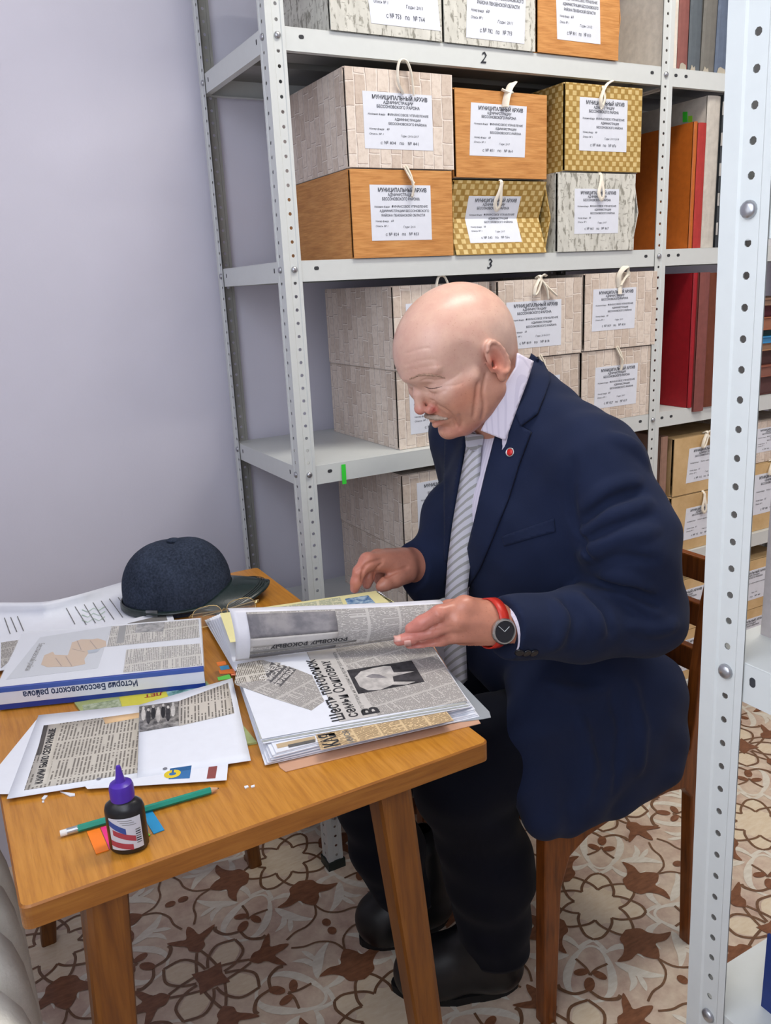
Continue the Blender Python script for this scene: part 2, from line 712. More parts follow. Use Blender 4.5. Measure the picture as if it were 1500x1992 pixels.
def flange(mb, o, s, n, z0, z1, zref, w=0.036, k_=1.0):
    """perforated angle-steel flange: o corner, s width direction, n outward normal; holes every 25 mm"""
    o, s, n = Vector(o), Vector(s), Vector(n)
    zz = Vector((0, 0, 1))
    dp = -0.0016

    def P(a, d, z):
        return o + s*(a*k_) + n*d + zz*z
    for a0, d0, a1, d1 in ((0, 0, .0125, 0), (.0125, 0, .0140, dp), (.0285, dp, .030, 0), (.030, 0, w, 0)):
        mb.add([P(a0, d0, z0), P(a1, d1, z0), P(a1, d1, z1), P(a0, d0, z1)], [(0, 1, 2, 3)])
    k0 = math.ceil((z0-zref)/.025+.5)
    k1 = math.floor((z1-zref)/.025-.5)
    a0, a1, ac = .0140, .0285, .02125
    zs0, zs1 = zref+(k0-.5)*.025, zref+(k1+.5)*.025
    for za, zb in ((z0, zs0), (zs1, z1)):
        if zb-za > 1e-5:
            mb.add([P(a0, dp, za), P(a1, dp, za), P(a1, dp, zb), P(a0, dp, zb)], [(0, 1, 2, 3)])
    rh = .0033
    ru = rh/k_
    for k in range(k0, k1+1):
        zc = zref+k*.025
        V, Fc = [], []
        for i in range(8):
            th = PI/4*i+PI/8
            V.append(P(ac+ru*math.cos(th), dp, zc+rh*math.sin(th)))
        h, q = .0125, (a1-a0)/2
        sq = [(q, h*.3), (q*.5, h), (-q*.5, h), (-q, h*.3), (-q, -h*.3), (-q*.5, -h), (q*.5, -h), (q, -h*.3)]
        co = [(q, h), (-q, h), (-q, -h), (q, -h)]
        V += [P(ac+a, dp, zc+b) for a, b in sq]+[P(ac+a, dp, zc+b) for a, b in co]
        for i in range(8):
            j = (i+1) % 8
            Fc.append((i, 8+i, 8+j, j))
        Fc += [(8, 16, 9), (10, 17, 11), (12, 18, 13), (14, 19, 15)]
        mb.add(V, Fc)


def post(parent, x, y, sx, sy, z1, zref, z0=0.0, k_=1.0):
    """corner angle post at (x, y); flanges run sx along X and sy along Y"""
    mb = MB()
    for cur, e in ((0, 0.0), (1, .0012)):        # painted outside, darker grey inside
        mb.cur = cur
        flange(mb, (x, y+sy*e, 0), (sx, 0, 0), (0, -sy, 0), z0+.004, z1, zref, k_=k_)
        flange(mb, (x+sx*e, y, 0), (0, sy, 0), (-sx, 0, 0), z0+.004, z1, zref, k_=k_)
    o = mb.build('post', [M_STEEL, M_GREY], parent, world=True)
    if z0 == 0:
        f = MB()
        f.box((min(x-sx*.003, x+sx*.04), min(y-sy*.003, y+sy*.004), 0), (max(x-sx*.003, x+sx*.04), max(y-sy*.003, y+sy*.004), .022))
        f.box((min(x-sx*.003, x+sx*.004), min(y+sy*.004, y+sy*.04), 0), (max(x-sx*.003, x+sx*.004), max(y+sy*.004, y+sy*.04), .022))
        f.build('foot_cap', M_CAP, o, world=True)
    return o


_BOLT = {}


def bolt(parent, p, n, r=.0062):
    """round-headed bolt at p with outward normal n"""
    n = Vector(n)
    mb = MB()
    q = n.to_track_quat('Z', 'Y').to_matrix()
    prof = [(r, 0), (r, .0018), (r*.85, .0036), (r*.5, .0048), (.0001, .0052)]
    g = MB().lathe(prof, n=14)
    g.v = [tuple(q @ Vector(v)+Vector(p)) for v in g.v]
    return shade_by_angle(g.build('bolt', M_ZINC, parent, world=True), 50)


def shelf_board(parent, x0, x1, y0, y1, zb, slots=()):
    """sheet-steel shelf: deck, folded rims and returns; zb = bolt height"""
    zt, zl = zb+.016, zb-.023
    t = .0012
    mb = MB()
    mb.bbox((x0, y0, zt-.002), (x1, y1, zt), .0008)
    mb.box((x0, y0, zl), (x1, y0+t, zt-.001)).box((x0, y1-t, zl), (x1, y1, zt-.001))
    mb.box((x0, y0+t, zl), (x0+t, y1-t, zt-.001)).box((x1-t, y0+t, zl), (x1, y1-t, zt-.001))
    mb.box((x0+t, y0+t, zl), (x1-t, y0+.014, zl+t)).box((x0+t, y1-.014, zl), (x1-t, y1-t, zl+t))
    mb.box((x0+t, y0+.014, zl), (x0+.014, y1-.014, zl+t)).box((x1-.014, y0+.014, zl), (x1-t, y1-.014, zl+t))
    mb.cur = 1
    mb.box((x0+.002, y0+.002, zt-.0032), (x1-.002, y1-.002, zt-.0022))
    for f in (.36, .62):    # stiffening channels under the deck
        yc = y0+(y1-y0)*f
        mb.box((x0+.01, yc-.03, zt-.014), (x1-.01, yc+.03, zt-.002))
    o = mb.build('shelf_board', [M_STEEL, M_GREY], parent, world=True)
    return o


def slot(parent, p, u, n, a=.0052, b=.0036):
    """dark slotted hole in a rim: flat inset at p, long axis u, outward normal n"""
    p, u, n = Vector(p), Vector(u), Vector(n)
    v = n.cross(u)
    P = []
    for i in range(12):
        th = 2*PI*i/12
        c, s = math.cos(th), math.sin(th)
        P.append(p+u*(c*b+(a-b)*(1 if c > 0 else -1))+v*(s*b))
    MB().prism(P, n*-.0008).build('slot', M_DARK, parent, world=True)


def digit(parent, txt, p, h):
    V, Fc = text_geo(txt, h, 0.01, 'CENTER', 0.25)
    mk('painted_number', [(p[0]+v[0], p[1], p[2]+v[1]) for v in V], Fc, M_INK, parent, world=True)


SHELF_D = 0.40
ZB = [2.135, 1.735, 1.335, 0.935, 0.535, 0.135]
unit = thing('shelving_unit', 'long white perforated-steel shelving unit against the back wall', 'shelving', (0, 0, 0))
ZTOP = 2.25
PX = [0.0, 1.0, 2.0]
for ip, x in enumerate(PX):
    for y, sy in ((0, 1), (SHELF_D, -1)):
        sx = 1 if ip == 0 else -1
        o = post(unit, x, y, sx, sy, ZTOP, .135)
        for zb in ZB:
            bolt(o, (x+sx*.02125, y+sy*.0014, zb), (0, -sy, 0))
            if ip == 0:
                bolt(o, (x+sx*.0014, y+sy*.02125, zb), (-sx, 0, 0))
for ib in range(2):
    xa, xb = PX[ib]+.002, PX[ib+1]-.002
    if ib == 1:
        xa = 1.002
    for i, zb in enumerate(ZB):
        b = shelf_board(unit, xa, xb, .002+(.002 if ib else 0), SHELF_D-.002, zb)
        yf = .0016+(.002 if ib else 0)
        for xs in ((xa+.066, xb-.062) if ib == 0 else (xa+.012, xa+.045)):
            slot(b, (xs, yf, zb+.001), (1, 0, 0), (0, -1, 0))
        if ib == 0:
            for ys in (.055, .345):
                slot(b, (.0018, ys, zb), (0, 0, 1), (-1, 0, 0), .0048, .0026)
            if i in (1, 2):
                digit(b, '23'[i-1], (.4665 if i == 1 else .4745, .0009, zb-.013), .030)

# green flag stuck on the shelf rim
M_FLAGG = plain('fluorescent_green_flag', (58, 214, 62), 0.5, var=0.03)
g = [aty(664, 904, .0005), aty(672, 903, .0005), aty(674, 941, -.001), aty(666, 942, -.001)]
tag(MB().prism(g, (0, -.0006, 0)).build('sticky_flag', M_FLAGG), 'bright green sticky flag hanging from the edge of the empty shelf corner', 'sticky flag')

# ---- nearer unit at the right border, leaning very slightly
NX, NY, NZR = -0.0265, -1.0235, 1.3427
near = thing('shelving_unit', 'white perforated-steel post and shelves close to the camera', 'shelving', (NX, NY, 0), (0, 0, 0))
for dx in (0, 1.0):
    for dy in (0, -.40):
        sy = -1 if dy == 0 else 1
        o = post(near, NX+dx, NY+dy, 1 if dx == 0 else -1, sy, 2.25, NZR-1.2, k_=1.28)
        for zb in (NZR+.4, NZR, NZR-.4, NZR-.8, NZR-1.2):
            if dx == 0:
                bolt(o, (NX+.0014, NY+dy+sy*.02125*1.28, zb), (-1, 0, 0), .0072)
for zb in (NZR+.4, NZR, NZR-.4, NZR-.8, NZR-1.2):
    b = shelf_board(near, NX+.002, NX+.998, NY-.398, NY-.002, zb)
    for ys in (.055, .345):
        slot(b, (NX+.0018, NY-ys, zb), (0, 0, 1), (-1, 0, 0), .0048, .0032)
near.rotation_euler = (0.004, -0.027, 0)
near.location.x += 0.0225
# ================================================================== archive boxes


def brick_print():
    k = NT('brick_print_cardboard', 0.7, 0, 0.25)
    v = k.uv(rot=(0, 0, PI/2))
    nz = k.n('ShaderNodeTexNoise')
    nz.inputs['Scale'].default_value = 14
    k.l(v, nz.inputs['Vector'])
    vv = k.mix(0.012, v, nz.outputs['Color'], 'ADD')
    def brk(vec, c1, c2, mo):
        br = k.n('ShaderNodeTexBrick', offset=0.37, squash=0.82, squash_frequency=3)
        k.l(vec, br.inputs['Vector'])
        br.inputs['Color1'].default_value = c1
        br.inputs['Color2'].default_value = c2
        br.inputs['Mortar'].default_value = mo
        br.inputs['Scale'].default_value = 1.0
        br.inputs['Mortar Size'].default_value = 0.0013
        br.inputs['Mortar Smooth'].default_value = 0.25
        br.inputs['Bias'].default_value = -0.35
        br.inputs['Brick Width'].default_value = 0.052
        br.inputs['Row Height'].default_value = 0.0245
        return br
    br = brk(vv, lin((226, 213, 200)), lin((194, 175, 159)), lin((232, 222, 212)))
    sh = k.n('ShaderNodeVectorMath', operation='ADD')
    k.l(vv, sh.inputs[0])
    sh.inputs[1].default_value = (.0011, -.0012, 0)
    b2 = brk(sh.outputs[0], (0, 0, 0, 1), (0, 0, 0, 1), (1, 1, 1, 1))
    f = k.noise(v, 90, 5, 0.7)
    c = k.mix(0.3, br.outputs['Color'], k.ramp(f, [(0.32, lin((184, 164, 150))), (0.55, (1, 1, 1, 1))]), 'MULTIPLY')
    sm = k.math('MULTIPLY', b2.outputs['Fac'], k.math('SUBTRACT', 1.0, br.outputs['Fac']))
    k.col(k.mix(k.math('MULTIPLY', sm, .75), c, lin((142, 122, 110))))
    k.bump(f, 0.15, 0.0006)
    return k.m


def weave_print():
    k = NT('gold_weave_cardboard', 0.55, 0, 0.35)
    tc = k.n('ShaderNodeTexCoord')
    sp = k.n('ShaderNodeSeparateXYZ')
    k.l(tc.outputs['UV'], sp.inputs[0])
    vr = k.math('DIVIDE', k.math('ADD', sp.outputs[1], 5.0), .0108)
    row = k.math('FLOOR', vr)
    odd = k.math('FLOORED_MODULO', row, 2.0)
    uu = k.math('FRACT', k.math('ADD', k.math('DIVIDE', k.math('ADD', sp.outputs[0], 5.0), .0215), k.math('MULTIPLY', odd, .5)))
    fv = k.math('FRACT', vr)
    lt = k.math('MULTIPLY', k.math('LESS_THAN', uu, .50), k.math('MULTIPLY', k.math('GREATER_THAN', fv, .10), k.math('LESS_THAN', fv, .92)))
    rib = k.math('MULTIPLY', k.math('GREATER_THAN', k.math('FRACT', k.math('MULTIPLY', vr, 4.0)), .6), .25)
    v = k.uv()
    f = k.noise(v, 60, 3)
    dark = k.mix(rib, k.ramp(f, [(.3, lin((158, 124, 58))), (.7, lin((182, 148, 80)))]), lin((136, 104, 44)))
    light = k.ramp(f, [(.3, lin((206, 180, 116))), (.7, lin((226, 204, 148)))])
    k.col(k.mix(k.math('MULTIPLY', lt, .85), dark, light))
    k.bump(lt, 0.15, 0.0005)
    return k.m


def bark_print():
    k = NT('grey_bark_cardboard', 0.7, 0, 0.25)
    v = k.uv(scale=(1, 0.32, 1))
    a = k.noise(v, 105, 5, 0.6)
    v2 = k.uv(scale=(0.3, 1, 1))
    b = k.noise(v2, 120, 4, 0.6)
    m = k.math('MAXIMUM', k.ramp(a, [(0.53, (0, 0, 0, 1)), (0.60, (1, 1, 1, 1))]), k.ramp(b, [(0.59, (0, 0, 0, 1)), (0.66, (0.8, 0.8, 0.8, 1))]))
    k.col(k.mix(m, k.ramp(k.noise(v, 40, 2), [(0.3, lin((196, 195, 186))), (0.7, lin((218, 217, 208)))]), lin((146, 144, 134))))
    k.bump(m, -0.3, 0.0006)
    return k.m


def wood_print(name='wood_print_cardboard', a=(200, 138, 76), b=(220, 162, 98), c=(168, 108, 54), rough=0.5, sc=1.0):
    k = NT(name, rough, 0, 0.35)
    v = k.uv(scale=(1.0*sc, 9.0*sc, 1))
    n1 = k.noise(v, 14, 5, 0.62)
    v2 = k.uv(scale=(0.8*sc, 22*sc, 1))
    n2 = k.noise(v2, 30, 3, 0.5)
    base = k.ramp(n1, [(0.28, lin(c)), (0.48, lin(a)), (0.68, lin(b))])
    k.col(k.mix(0.35, base, k.ramp(n2, [(0.35, lin(c)), (0.65, lin(b))])))
    return k.m


def kraft_print():
    k = NT('kraft_paper', 0.75, 0, 0.2)
    v = k.uv()
    k.col(k.ramp(k.noise(v, 12, 5, 0.6), [(0.3, lin((192, 158, 110))), (0.7, lin((218, 188, 142)))]))
    return k.m


MB_STYLE = {'brick': brick_print(), 'weave': weave_print(), 'bark': bark_print(), 'wood': wood_print(), 'kraft': kraft_print()}
M_LABEL = plain('label_paper', (222, 226, 236), 0.7, var=0.02)
M_TEXT = plain('print_ink', (96, 98, 108), 0.8, var=0.05)
M_TEXTD = plain('print_ink_dark', (58, 60, 70), 0.8, var=0.05)
M_RIBBON = plain('cotton_ribbon', (236, 228, 212), 0.85, var=0.05, bump=0.2, nscale=150)
M_GREYC = plain('grey_cardboard', (196, 194, 190), 0.85, var=0.06)


def label_lines(w, h, fund3, nums, years, org='fin'):
    c = w/2
    L = [('МУНИЦИПАЛЬНЫЙ АРХИВ', .100*h, c+.03*w, .875*h, .02, 'CENTER', 0, .80*w),
         ('АДМИНИСТРАЦИИ', .072*h, c, .800*h, .015, 'CENTER', 0, .43*w),
         ('БЕССОНОВСКОГО РАЙОНА', .072*h, c, .725*h, .015, 'CENTER', 0, .62*w)]
    if org == 'fin':
        L += [('Название фонда:', .050*h, .06*w, .595*h, 0, 'LEFT', .2, .25*w), ('ФИНАНСОВОЕ УПРАВЛЕНИЕ', .060*h, .34*w, .595*h, .004, 'LEFT', 0, .60*w)]
        if fund3:
            L += [('АДМИНИСТРАЦИИ БЕССОНОВСКОГО', .060*h, .14*w, .515*h, .012, 'LEFT', 0, .82*w), ('РАЙОНА ПЕНЗЕНСКОЙ ОБЛАСТИ', .060*h, .17*w, .435*h, .012, 'LEFT', 0, .72*w)]
        else:
            L += [('АДМИНИСТРАЦИИ', .060*h, .44*w, .515*h, .012, 'LEFT', 0, .38*w), ('БЕССОНОВСКОГО РАЙОНА', .060*h, .35*w, .435*h, .012, 'LEFT', 0, .56*w)]
    else:
        L += [('Название фонда:', .050*h, .06*w, .55*h, 0, 'LEFT', .2, .25*w), ('ТОО «ВАЗЕРСКОЕ»', .045*h, .36*w, .55*h, .012, 'LEFT', .15, .55*w)]
    L += [('Номер фонда', .050*h, .07*w, .335*h, 0, 'LEFT', .2, .21*w), ('60' if org == 'fin' else '37', .062*h, .32*w, .335*h, .01, 'LEFT', .15),
          ('Опись № 1', .050*h, .07*w, .245*h, 0, 'LEFT', .2, .20*w), ('Годы: '+years, .055*h, .52*w, .225*h, 0, 'LEFT', .2),
          ('с № '+nums[0]+'   по   № '+nums[1], .080*h, c, .085*h, .0, 'CENTER', 0, .55*w)]
    return L


def ribbon(mb, pts, w, t=.0012, n=22):
    mb.tube(resample(pts, n), w*.72, 6, True, flat=t/w*2+.15)


def make_tie(kind, x, h):
    """cotton tape tied at the top of the front panel, y<0 is outside"""
    mb = MB()
    y = -.006
    if kind == 'loop':
        ribbon(mb, [(x-.004, y, h-.042), (x-.018, y-.004, h-.02), (x-.014, y-.006, h+.012), (x+.002, y-.006, h+.014), (x+.012, y-.006, h-.008), (x+.017, y-.004, h-.045)], .005)
    elif kind == 'bow':
        ribbon(mb, [(x-.002, y, h+.002), (x-.018, y-.006, h-.016), (x-.022, y-.006, h-.034), (x-.012, y-.006, h-.028), (x, y-.004, h-.004)], .006)
        ribbon(mb, [(x, y, h), (x+.012, y-.006, h-.02), (x+.018, y-.006, h-.044)], .006)
        ribbon(mb, [(x, y, h), (x+.02, y-.006, h-.022), (x+.042, y-.006, h-.038)], .006)
        ribbon(mb, [(x-.004, .004, h+.002), (x, y, h+.006), (x+.002, y, h-.006)], .010)
        ribbon(mb, [(x, y, h+.002), (x+.006, y-.004, h+.008), (x+.016, y, h+.006)], .006)
    elif kind == 'knot':
        ribbon(mb, [(x+.014, y, h+.014), (x+.006, y-.004, h+.006), (x-.004, y-.006, h-.014), (x-.008, y-.006, h-.032)], .012)
        ribbon(mb, [(x-.012, y, h+.002), (x, y-.006, h-.004), (x+.01, y-.006, h-.004)], .008)
        ribbon(mb, [(x+.022, y-.002, h+.017), (x+.012, y-.004, h+.008), (x, y-.006, h-.006)], .009)
    elif kind == 'hang':
        ribbon(mb, [(x+.004, .003, h+.001), (x+.003, y, h-.006), (x-.001, y-.004, h-.022), (x-.008, y-.005, h-.044), (x, y-.006, h-.058), (x+.006, y-.006, h-.046), (x+.003, y-.004, h-.022), (x+.002, y, h-.004)], .006)
    elif kind == 'slant':
        ribbon(mb, [(x+.03, y, h+.008), (x+.012, y-.004, h), (x, y-.005, h-.014), (x-.008, y-.006, h-.034), (x-.004, y-.006, h-.05)], .007)
        ribbon(mb, [(x+.002, y, h-.004), (x+.004, y-.006, h-.03), (x-.006, y-.006, h-.052)], .005)
    elif kind == 'coil':
        for q in range(3):
            ribbon(mb, [(x-.01+q*.004, y, h-.034), (x-.014+q*.002, y-.004, h-.006), (x+.002+q*.003, y-.006-q*.002, h+.012), (x+.018-q*.003, y-.006, h-.004), (x+.004, y-.005, h-.016), (x-.006, y-.004, h-.03)], .006)
        ribbon(mb, [(x-.006, y, h-.02), (x-.008, y-.004, h-.05)], .007)
    else:  # tassel
        ribbon(mb, [(x-.004, y, h+.006), (x+.004, y-.004, h-.012), (x+.008, y-.006, h-.034), (x+.004, y-.006, h-.052)], .009)
        ribbon(mb, [(x-.008, y, h+.004), (x+.002, y-.006, h-.018), (x+.010, y-.006, h-.026)], .006)
    return mb


def archive_box(style, label, x0, z0, w, h, lab, nums, years, tie=None, tie_x=None, y0=.0, d=.325, dent=0.0, bulge=0.0, three=False,
                rotz=0.0, org='fin', tilt=0.0, group='archive boxes on the shelves', lab_skew=0.0):
    """lab = (x0, z0, x1, z1) of the paper label on the front"""
    m = MB_STYLE[style]
    t = thing('archive_box', label, 'box', (x0, y0, z0), (0, 0, rotz), group)
    e = .0025

    def yf(z):
        return dent*(1-abs(2*z/h-1))

    # body: hollow tray, right side may bulge
    mb = MB()
    mb.box((0, .007, 0), (w, d, e)).box((.001, .004, h-e), (w-.001, d, h)).box((0, d-e, e), (w, d, h-e))
    mb.box((0, .007, e), (e, d-e, h-e))
    for za, zb, ba, bb in ((e, h*.5, 0, bulge), (h*.5, h-e, bulge, 0)):
        V = [(w-e+ba, .004, za), (w+ba, .004, za), (w, d-e, za), (w-e, d-e, za), (w-e+bb, .004, zb), (w+bb, .004, zb), (w, d-e, zb), (w-e, d-e, zb)]
        mb.add(V, [(0, 3, 2, 1), (4, 5, 6, 7), (0, 1, 5, 4), (1, 2, 6, 5), (2, 3, 7, 6), (3, 0, 4, 7)])
    mb.build('body', m, t)
    # bottom carton edge
    MB().box((.001, .006, -.0008), (w-.001, d-.001, 0)).build('bottom_liner', M_GREYC, t)
    # front panel (hinged at the bottom)
    fp = MB()
    rows = [0, h*.5, h-.001] if dent else [0, h-.001]
    for za, zb in zip(rows[:-1], rows[1:]):
        V = []
        for z in (za, zb):
            V += [(.001, yf(z)-.003, z), (w-.001, yf(z)-.003, z), (w-.001, yf(z)-.0005, z), (.001, yf(z)-.0005, z)]
        fp.add(V, [(0, 3, 2, 1), (4, 5, 6, 7), (0, 1, 5, 4), (1, 2, 6, 5), (2, 3, 7, 6), (3, 0, 4, 7)])
    fp.build('front_panel', m, t)
    # paper label
    a, b, c, g = lab
    zs = sorted(set([b, g]+([h*.5] if dent and b < h*.5 < g else [])))
    pl = MB()
    for za, zb in zip(zs[:-1], zs[1:]):
        sk0, sk1 = lab_skew*(za-b), lab_skew*(zb-b)
        V = [(a+sk0, yf(za)-.0036, za), (c+sk0, yf(za)-.0036, za), (c+sk1, yf(zb)-.0036, zb), (a+sk1, yf(zb)-.0036, zb)]
        pl.add(V+[(p[0], p[1]+.0005, p[2]) for p in V], [(0, 1, 2, 3), (7, 6, 5, 4), (0, 4, 5, 1), (1, 5, 6, 2), (2, 6, 7, 3), (3, 7, 4, 0)])
    po = pl.build('paper_label', M_LABEL, t)
    V, Fc = text_block(label_lines(c-a, g-b, three, nums, years, org))
    mk('lettering', [(a+v[0]+lab_skew*v[1], yf(b+v[1])-.0041, b+v[1]) for v in V], Fc, M_TEXTD, po)
    if tie:
        tx = w*.5 if tie_x is None else tie_x
        mt = make_tie(tie, tx, h)
        mt.v = [(v[0], v[1]+(yf(min(max(v[2], 0), h)) if dent else 0), v[2]) for v in mt.v]
        shade_by_angle(mt.build('ribbon_tie', M_RIBBON, t), 60)
    if tilt:
        t.rotation_euler.x = tilt
    return t


S2, S3, S4, S5 = 1.7518, 1.3518, 0.9518, 0.5518
G = 'archive boxes on the shelves'
# top shelf in view (marked 2)
archive_box('bark', 'grey bark-print archive box marked 753 to 764 on the shelf numbered 2', .125, S2, .242, .17, (.085, .018, .238, .16), ('753', '764'), '2011', three=True, lab_skew=-.10, tie='knot')
archive_box('bark', 'grey bark-print archive box marked 782 to 793 in the middle of the shelf numbered 2', .371, S2, .226, .17, (.052, .012, .196, .155), ('782', '793'), '2011', three=True, lab_skew=.05, tie='bow')
archive_box('wood', 'wood-print archive box on the shelf numbered 2, beside the bark-print pair', .602, S2, .226, .17, (.052, .028, .172, .155), ('801', '810'), '2012', bulge=.010, lab_skew=-.05, three=True, tie='loop')
# shelf marked 3
archive_box('wood', 'wood-print archive box marked 824 to 833 at the left end of its shelf', .1475, S3, .234, .165, (.042, .032, .181, .136), ('824', '833'), '2016', tie='tassel', tie_x=.128, three=True)
archive_box('brick', 'brick-print archive box marked 834 to 841 on top of the wood-print box', .148, S3+.167, .240, .176, (.036, .034, .190, .135), ('834', '841'), '2016-2017', tie='loop', tie_x=.128)
archive_box('weave', 'gold weave-print archive box with a caved-in front, lower middle of its shelf', .388, S3, .241, .148, (.042, .024, .178, .118), ('543', '556'), '2017', tie='hang', tie_x=.115, dent=.028, bulge=.016)
archive_box('wood', 'wood-print archive box with a thick knotted tape on the caved-in gold box', .392, S3+.153, .240, .168, (.034, .042, .178, .142), ('851', '860'), '2017', tie='knot', tie_x=.128, rotz=.02, lab_skew=.06, bulge=.004)
archive_box('bark', 'grey bark-print archive box at the lower right of the shelf numbered 3', .659, S3, .232, .168, (.048, .038, .180, .134), ('861', '867'), '2017', tie='hang', tie_x=.120, bulge=.018)
archive_box('weave', 'gold weave-print archive box with torn white tape at both edges', .678, S3+.171, .226, .178, (.040, .042, .180, .150), ('868', '876'), '2017-2018', tie='slant', tie_x=.10)
# shelf below: three pairs of brick-print boxes
y4 = .030
archive_box('brick', 'brick-print archive box standing on the empty shelf corner, beside the man\'s face', .248, S4, .240, .170, (.030, .030, .190, .135), ('821', '830'), '2018', tie='tassel', y0=y4)
archive_box('brick', 'brick-print archive box directly behind the man\'s bald head', .243, S4+.172, .245, .172, (.030, .030, .190, .135), ('831', '840'), '2018', tie='loop', tie_x=.12, y0=y4-.008)
archive_box('brick', 'brick-print archive box just above the man\'s shirt collar', .497, S4, .240, .170, (.046, .020, .180, .125), ('841', '850'), '2018', tie='tassel', tie_x=.125, y0=.012, lab_skew=.02)
archive_box('brick', 'brick-print archive box with a three-tailed tape bow, behind the man\'s ear', .500, S4+.172, .240, .172, (.022, .022, .178, .125), ('809', '818'), '2018-2019', tie='bow', tie_x=.115, y0=.008)
archive_box('brick', 'brick-print archive box above the man\'s shoulder, lower of the rightmost pair', .741, S4, .232, .172, (.040, .032, .178, .132), ('827', '837'), '2019', tie='tassel', tie_x=.112, y0=.006, lab_skew=.03)
archive_box('brick', 'brick-print archive box with a coiled tape, upper of the rightmost pair', .744, S4+.174, .230, .176, (.022, .044, .158, .140), ('809', '818'), '2019', tie='coil', tie_x=.110, y0=.002, lab_skew=.03)
# shelf behind the man's hands
archive_box('brick', 'brick-print archive box behind the man\'s hand, upper of its pair', .245, S5+.173, .240, .172, (.036, .045, .180, .150), ('301', '310'), '2015', tie='bow', y0=.018)
archive_box('brick', 'brick-print archive box behind the raised hand, lower of its pair', .250, S5, .240, .171, (.036, .03, .180, .135), ('311', '320'), '2015', tie='hang', y0=.024)
# ================================================================== files in the second bay and on the near shelves


def cmat(name, c, rough=0.6, var=0.08, bump=0.0):
    return plain(name, c, rough, 0, 0.35, var, bump)


M_PAGES = cmat('page_edges', (222, 214, 198), 0.85)


def volume(label, x0, x1, z0, h, color, y0=.02, d=.30, cat='folder', lean=0.0, pages=True, mname=None, group=None, rough=0.55, name='file_folder', spine=True):
    """upright folder or ledger: boards, spine towards the aisle, page block"""
    t = thing(name, label, cat, (x0, y0, z0), (0, lean, 0), group)
    w = x1-x0
    m = cmat(mname or 'cover_%d_%d_%d' % color, color, rough, 0.10, 0.15)
    e = min(.003, w*.25)
    c = MB()
    c.box((0, .004, 0), (e, d, h)).box((w-e, .004, 0), (w, d, h))
    c.build('cover_board', m, t)
    s = MB()
    if spine:
        P = [(0, .004), (w*.15, .0012), (w*.5, 0), (w*.85, .0012), (w, .004), (w, .006), (0, .006)]
        s.prism([(a, b, 0) for a, b in P], (0, 0, h))
        s.build('spine', m, t)
    if pages:
        MB().box((e, .007, .004), (w-e, d-.004, h-.006)).build('page_block', M_PAGES, t)
    return t


# shelf numbered 2, second bay: worn ledgers, spines out
lg = 'worn ledgers on the upper right shelf'
for x0, x1, c, h, lb in ((1.028, 1.062, (136, 84, 78), .24, 'worn brownish-red ledger beside the white shelf post'),
                         (1.064, 1.104, (88, 96, 102), .25, 'worn slate-grey ledger with a torn foot, next to the red-brown one'),
                         (1.106, 1.152, (112, 110, 104), .26, 'wide worn grey ledger in the middle of the ledger row'),
                         (1.154, 1.198, (92, 104, 124), .25, 'worn blue-grey ledger with a torn foot'),
                         (1.200, 1.236, (92, 62, 78), .25, 'plum-coloured ledger at the end of the ledger row'),
                         (1.238, 1.300, (70, 72, 80), .25, 'dark ledger mostly behind the near white post')):
    t = volume(lb, x0, x1, S2, h, c, .012, .28, 'ledger', group=lg, name='ledger', lean=.02 if x0 > 1.1 else 0)
    ww = x1-x0
    r0 = (int(x0*1000) % 7)/7
    MB().prism([(ww*.1, -.0006, .0005), (ww*(.5+.3*r0), -.0006, .0005), (ww*(.45+.3*r0), -.0006, .010), (ww*.35, -.0006, .006+.010*r0), (ww*.2, -.0006, .012)], (0, -.001, 0)).build('torn_foot', cmat('torn_cloth', (176, 168, 152)), t)
volume('white cardboard panel sticking up on the top right shelf', 1.300, 1.345, S2, .26, (214, 208, 200), .03, .3, mname='white_board')

volume('cream cardboard folder facing the empty shelf end, left of the ledgers', 1.012, 1.026, S2, .27, (226, 218, 206), .012, .30, mname='cream_board')
# shelf numbered 3, second bay
volume('large orange-brown folder standing beside the shelf post', 1.098, 1.110, S3, .292, (186, 98, 34), .016, .31, mname='orange_brown_cover', rough=.4)
volume('thin red folder right behind the orange-brown folder', 1.111, 1.140, S3, .290, (172, 52, 48), .014, .31, mname='red_cover')
t = volume('tall pale grey folder rising behind the orange one', 1.141, 1.187, S3, .352, (196, 190, 180), .016, .31, mname='pale_grey_cover')
for px, w_, hh, nm in ((1333, 9, 20, 'green'), (1343, 8, 12, 'lime')):
    p = aty(px, 234, .25)
    m = plain('flag_'+nm, (66, 224, 60) if nm == 'green' else (150, 220, 60), .5, var=.02)
    x = 1.1402
    q = [atx(px-w_/2, 238, x), atx(px+w_/2, 237, x), atx(px+w_/2, 237-hh, x), atx(px-w_/2, 238-hh, x)]
    MB().prism(q, (-.0006, 0, 0)).build('marker_flag', m, t, world=True)
for x0, x1, h, c, lb in ((1.190, 1.208, .356, (52, 56, 60), 'narrow charcoal ledger next to the tall pale grey folder'),
                         (1.210, 1.232, .350, (62, 64, 66), 'charcoal ledger with scuffed spine edges'),
                         (1.234, 1.262, .335, (36, 44, 70), 'dark navy ledger against the near white post'),
                         (1.264, 1.330, .335, (60, 56, 60), 'dark ledger behind the near white post on the shelf numbered 3')):
    t = volume(lb, x0, x1, S3, h, c, .012, .30, 'ledger', group='charcoal ledgers', name='ledger')
    for q in range(5):
        z = .03+q*.07
        MB().box((.0002, -.0004, z), (.0022, .004, z+.03)).build('scuff', M_GREYC, t)
volume('white box file on the far right of the shelf numbered 3', 1.345, 1.43, S3, .24, (206, 206, 208), .02, .3, mname='white_file')

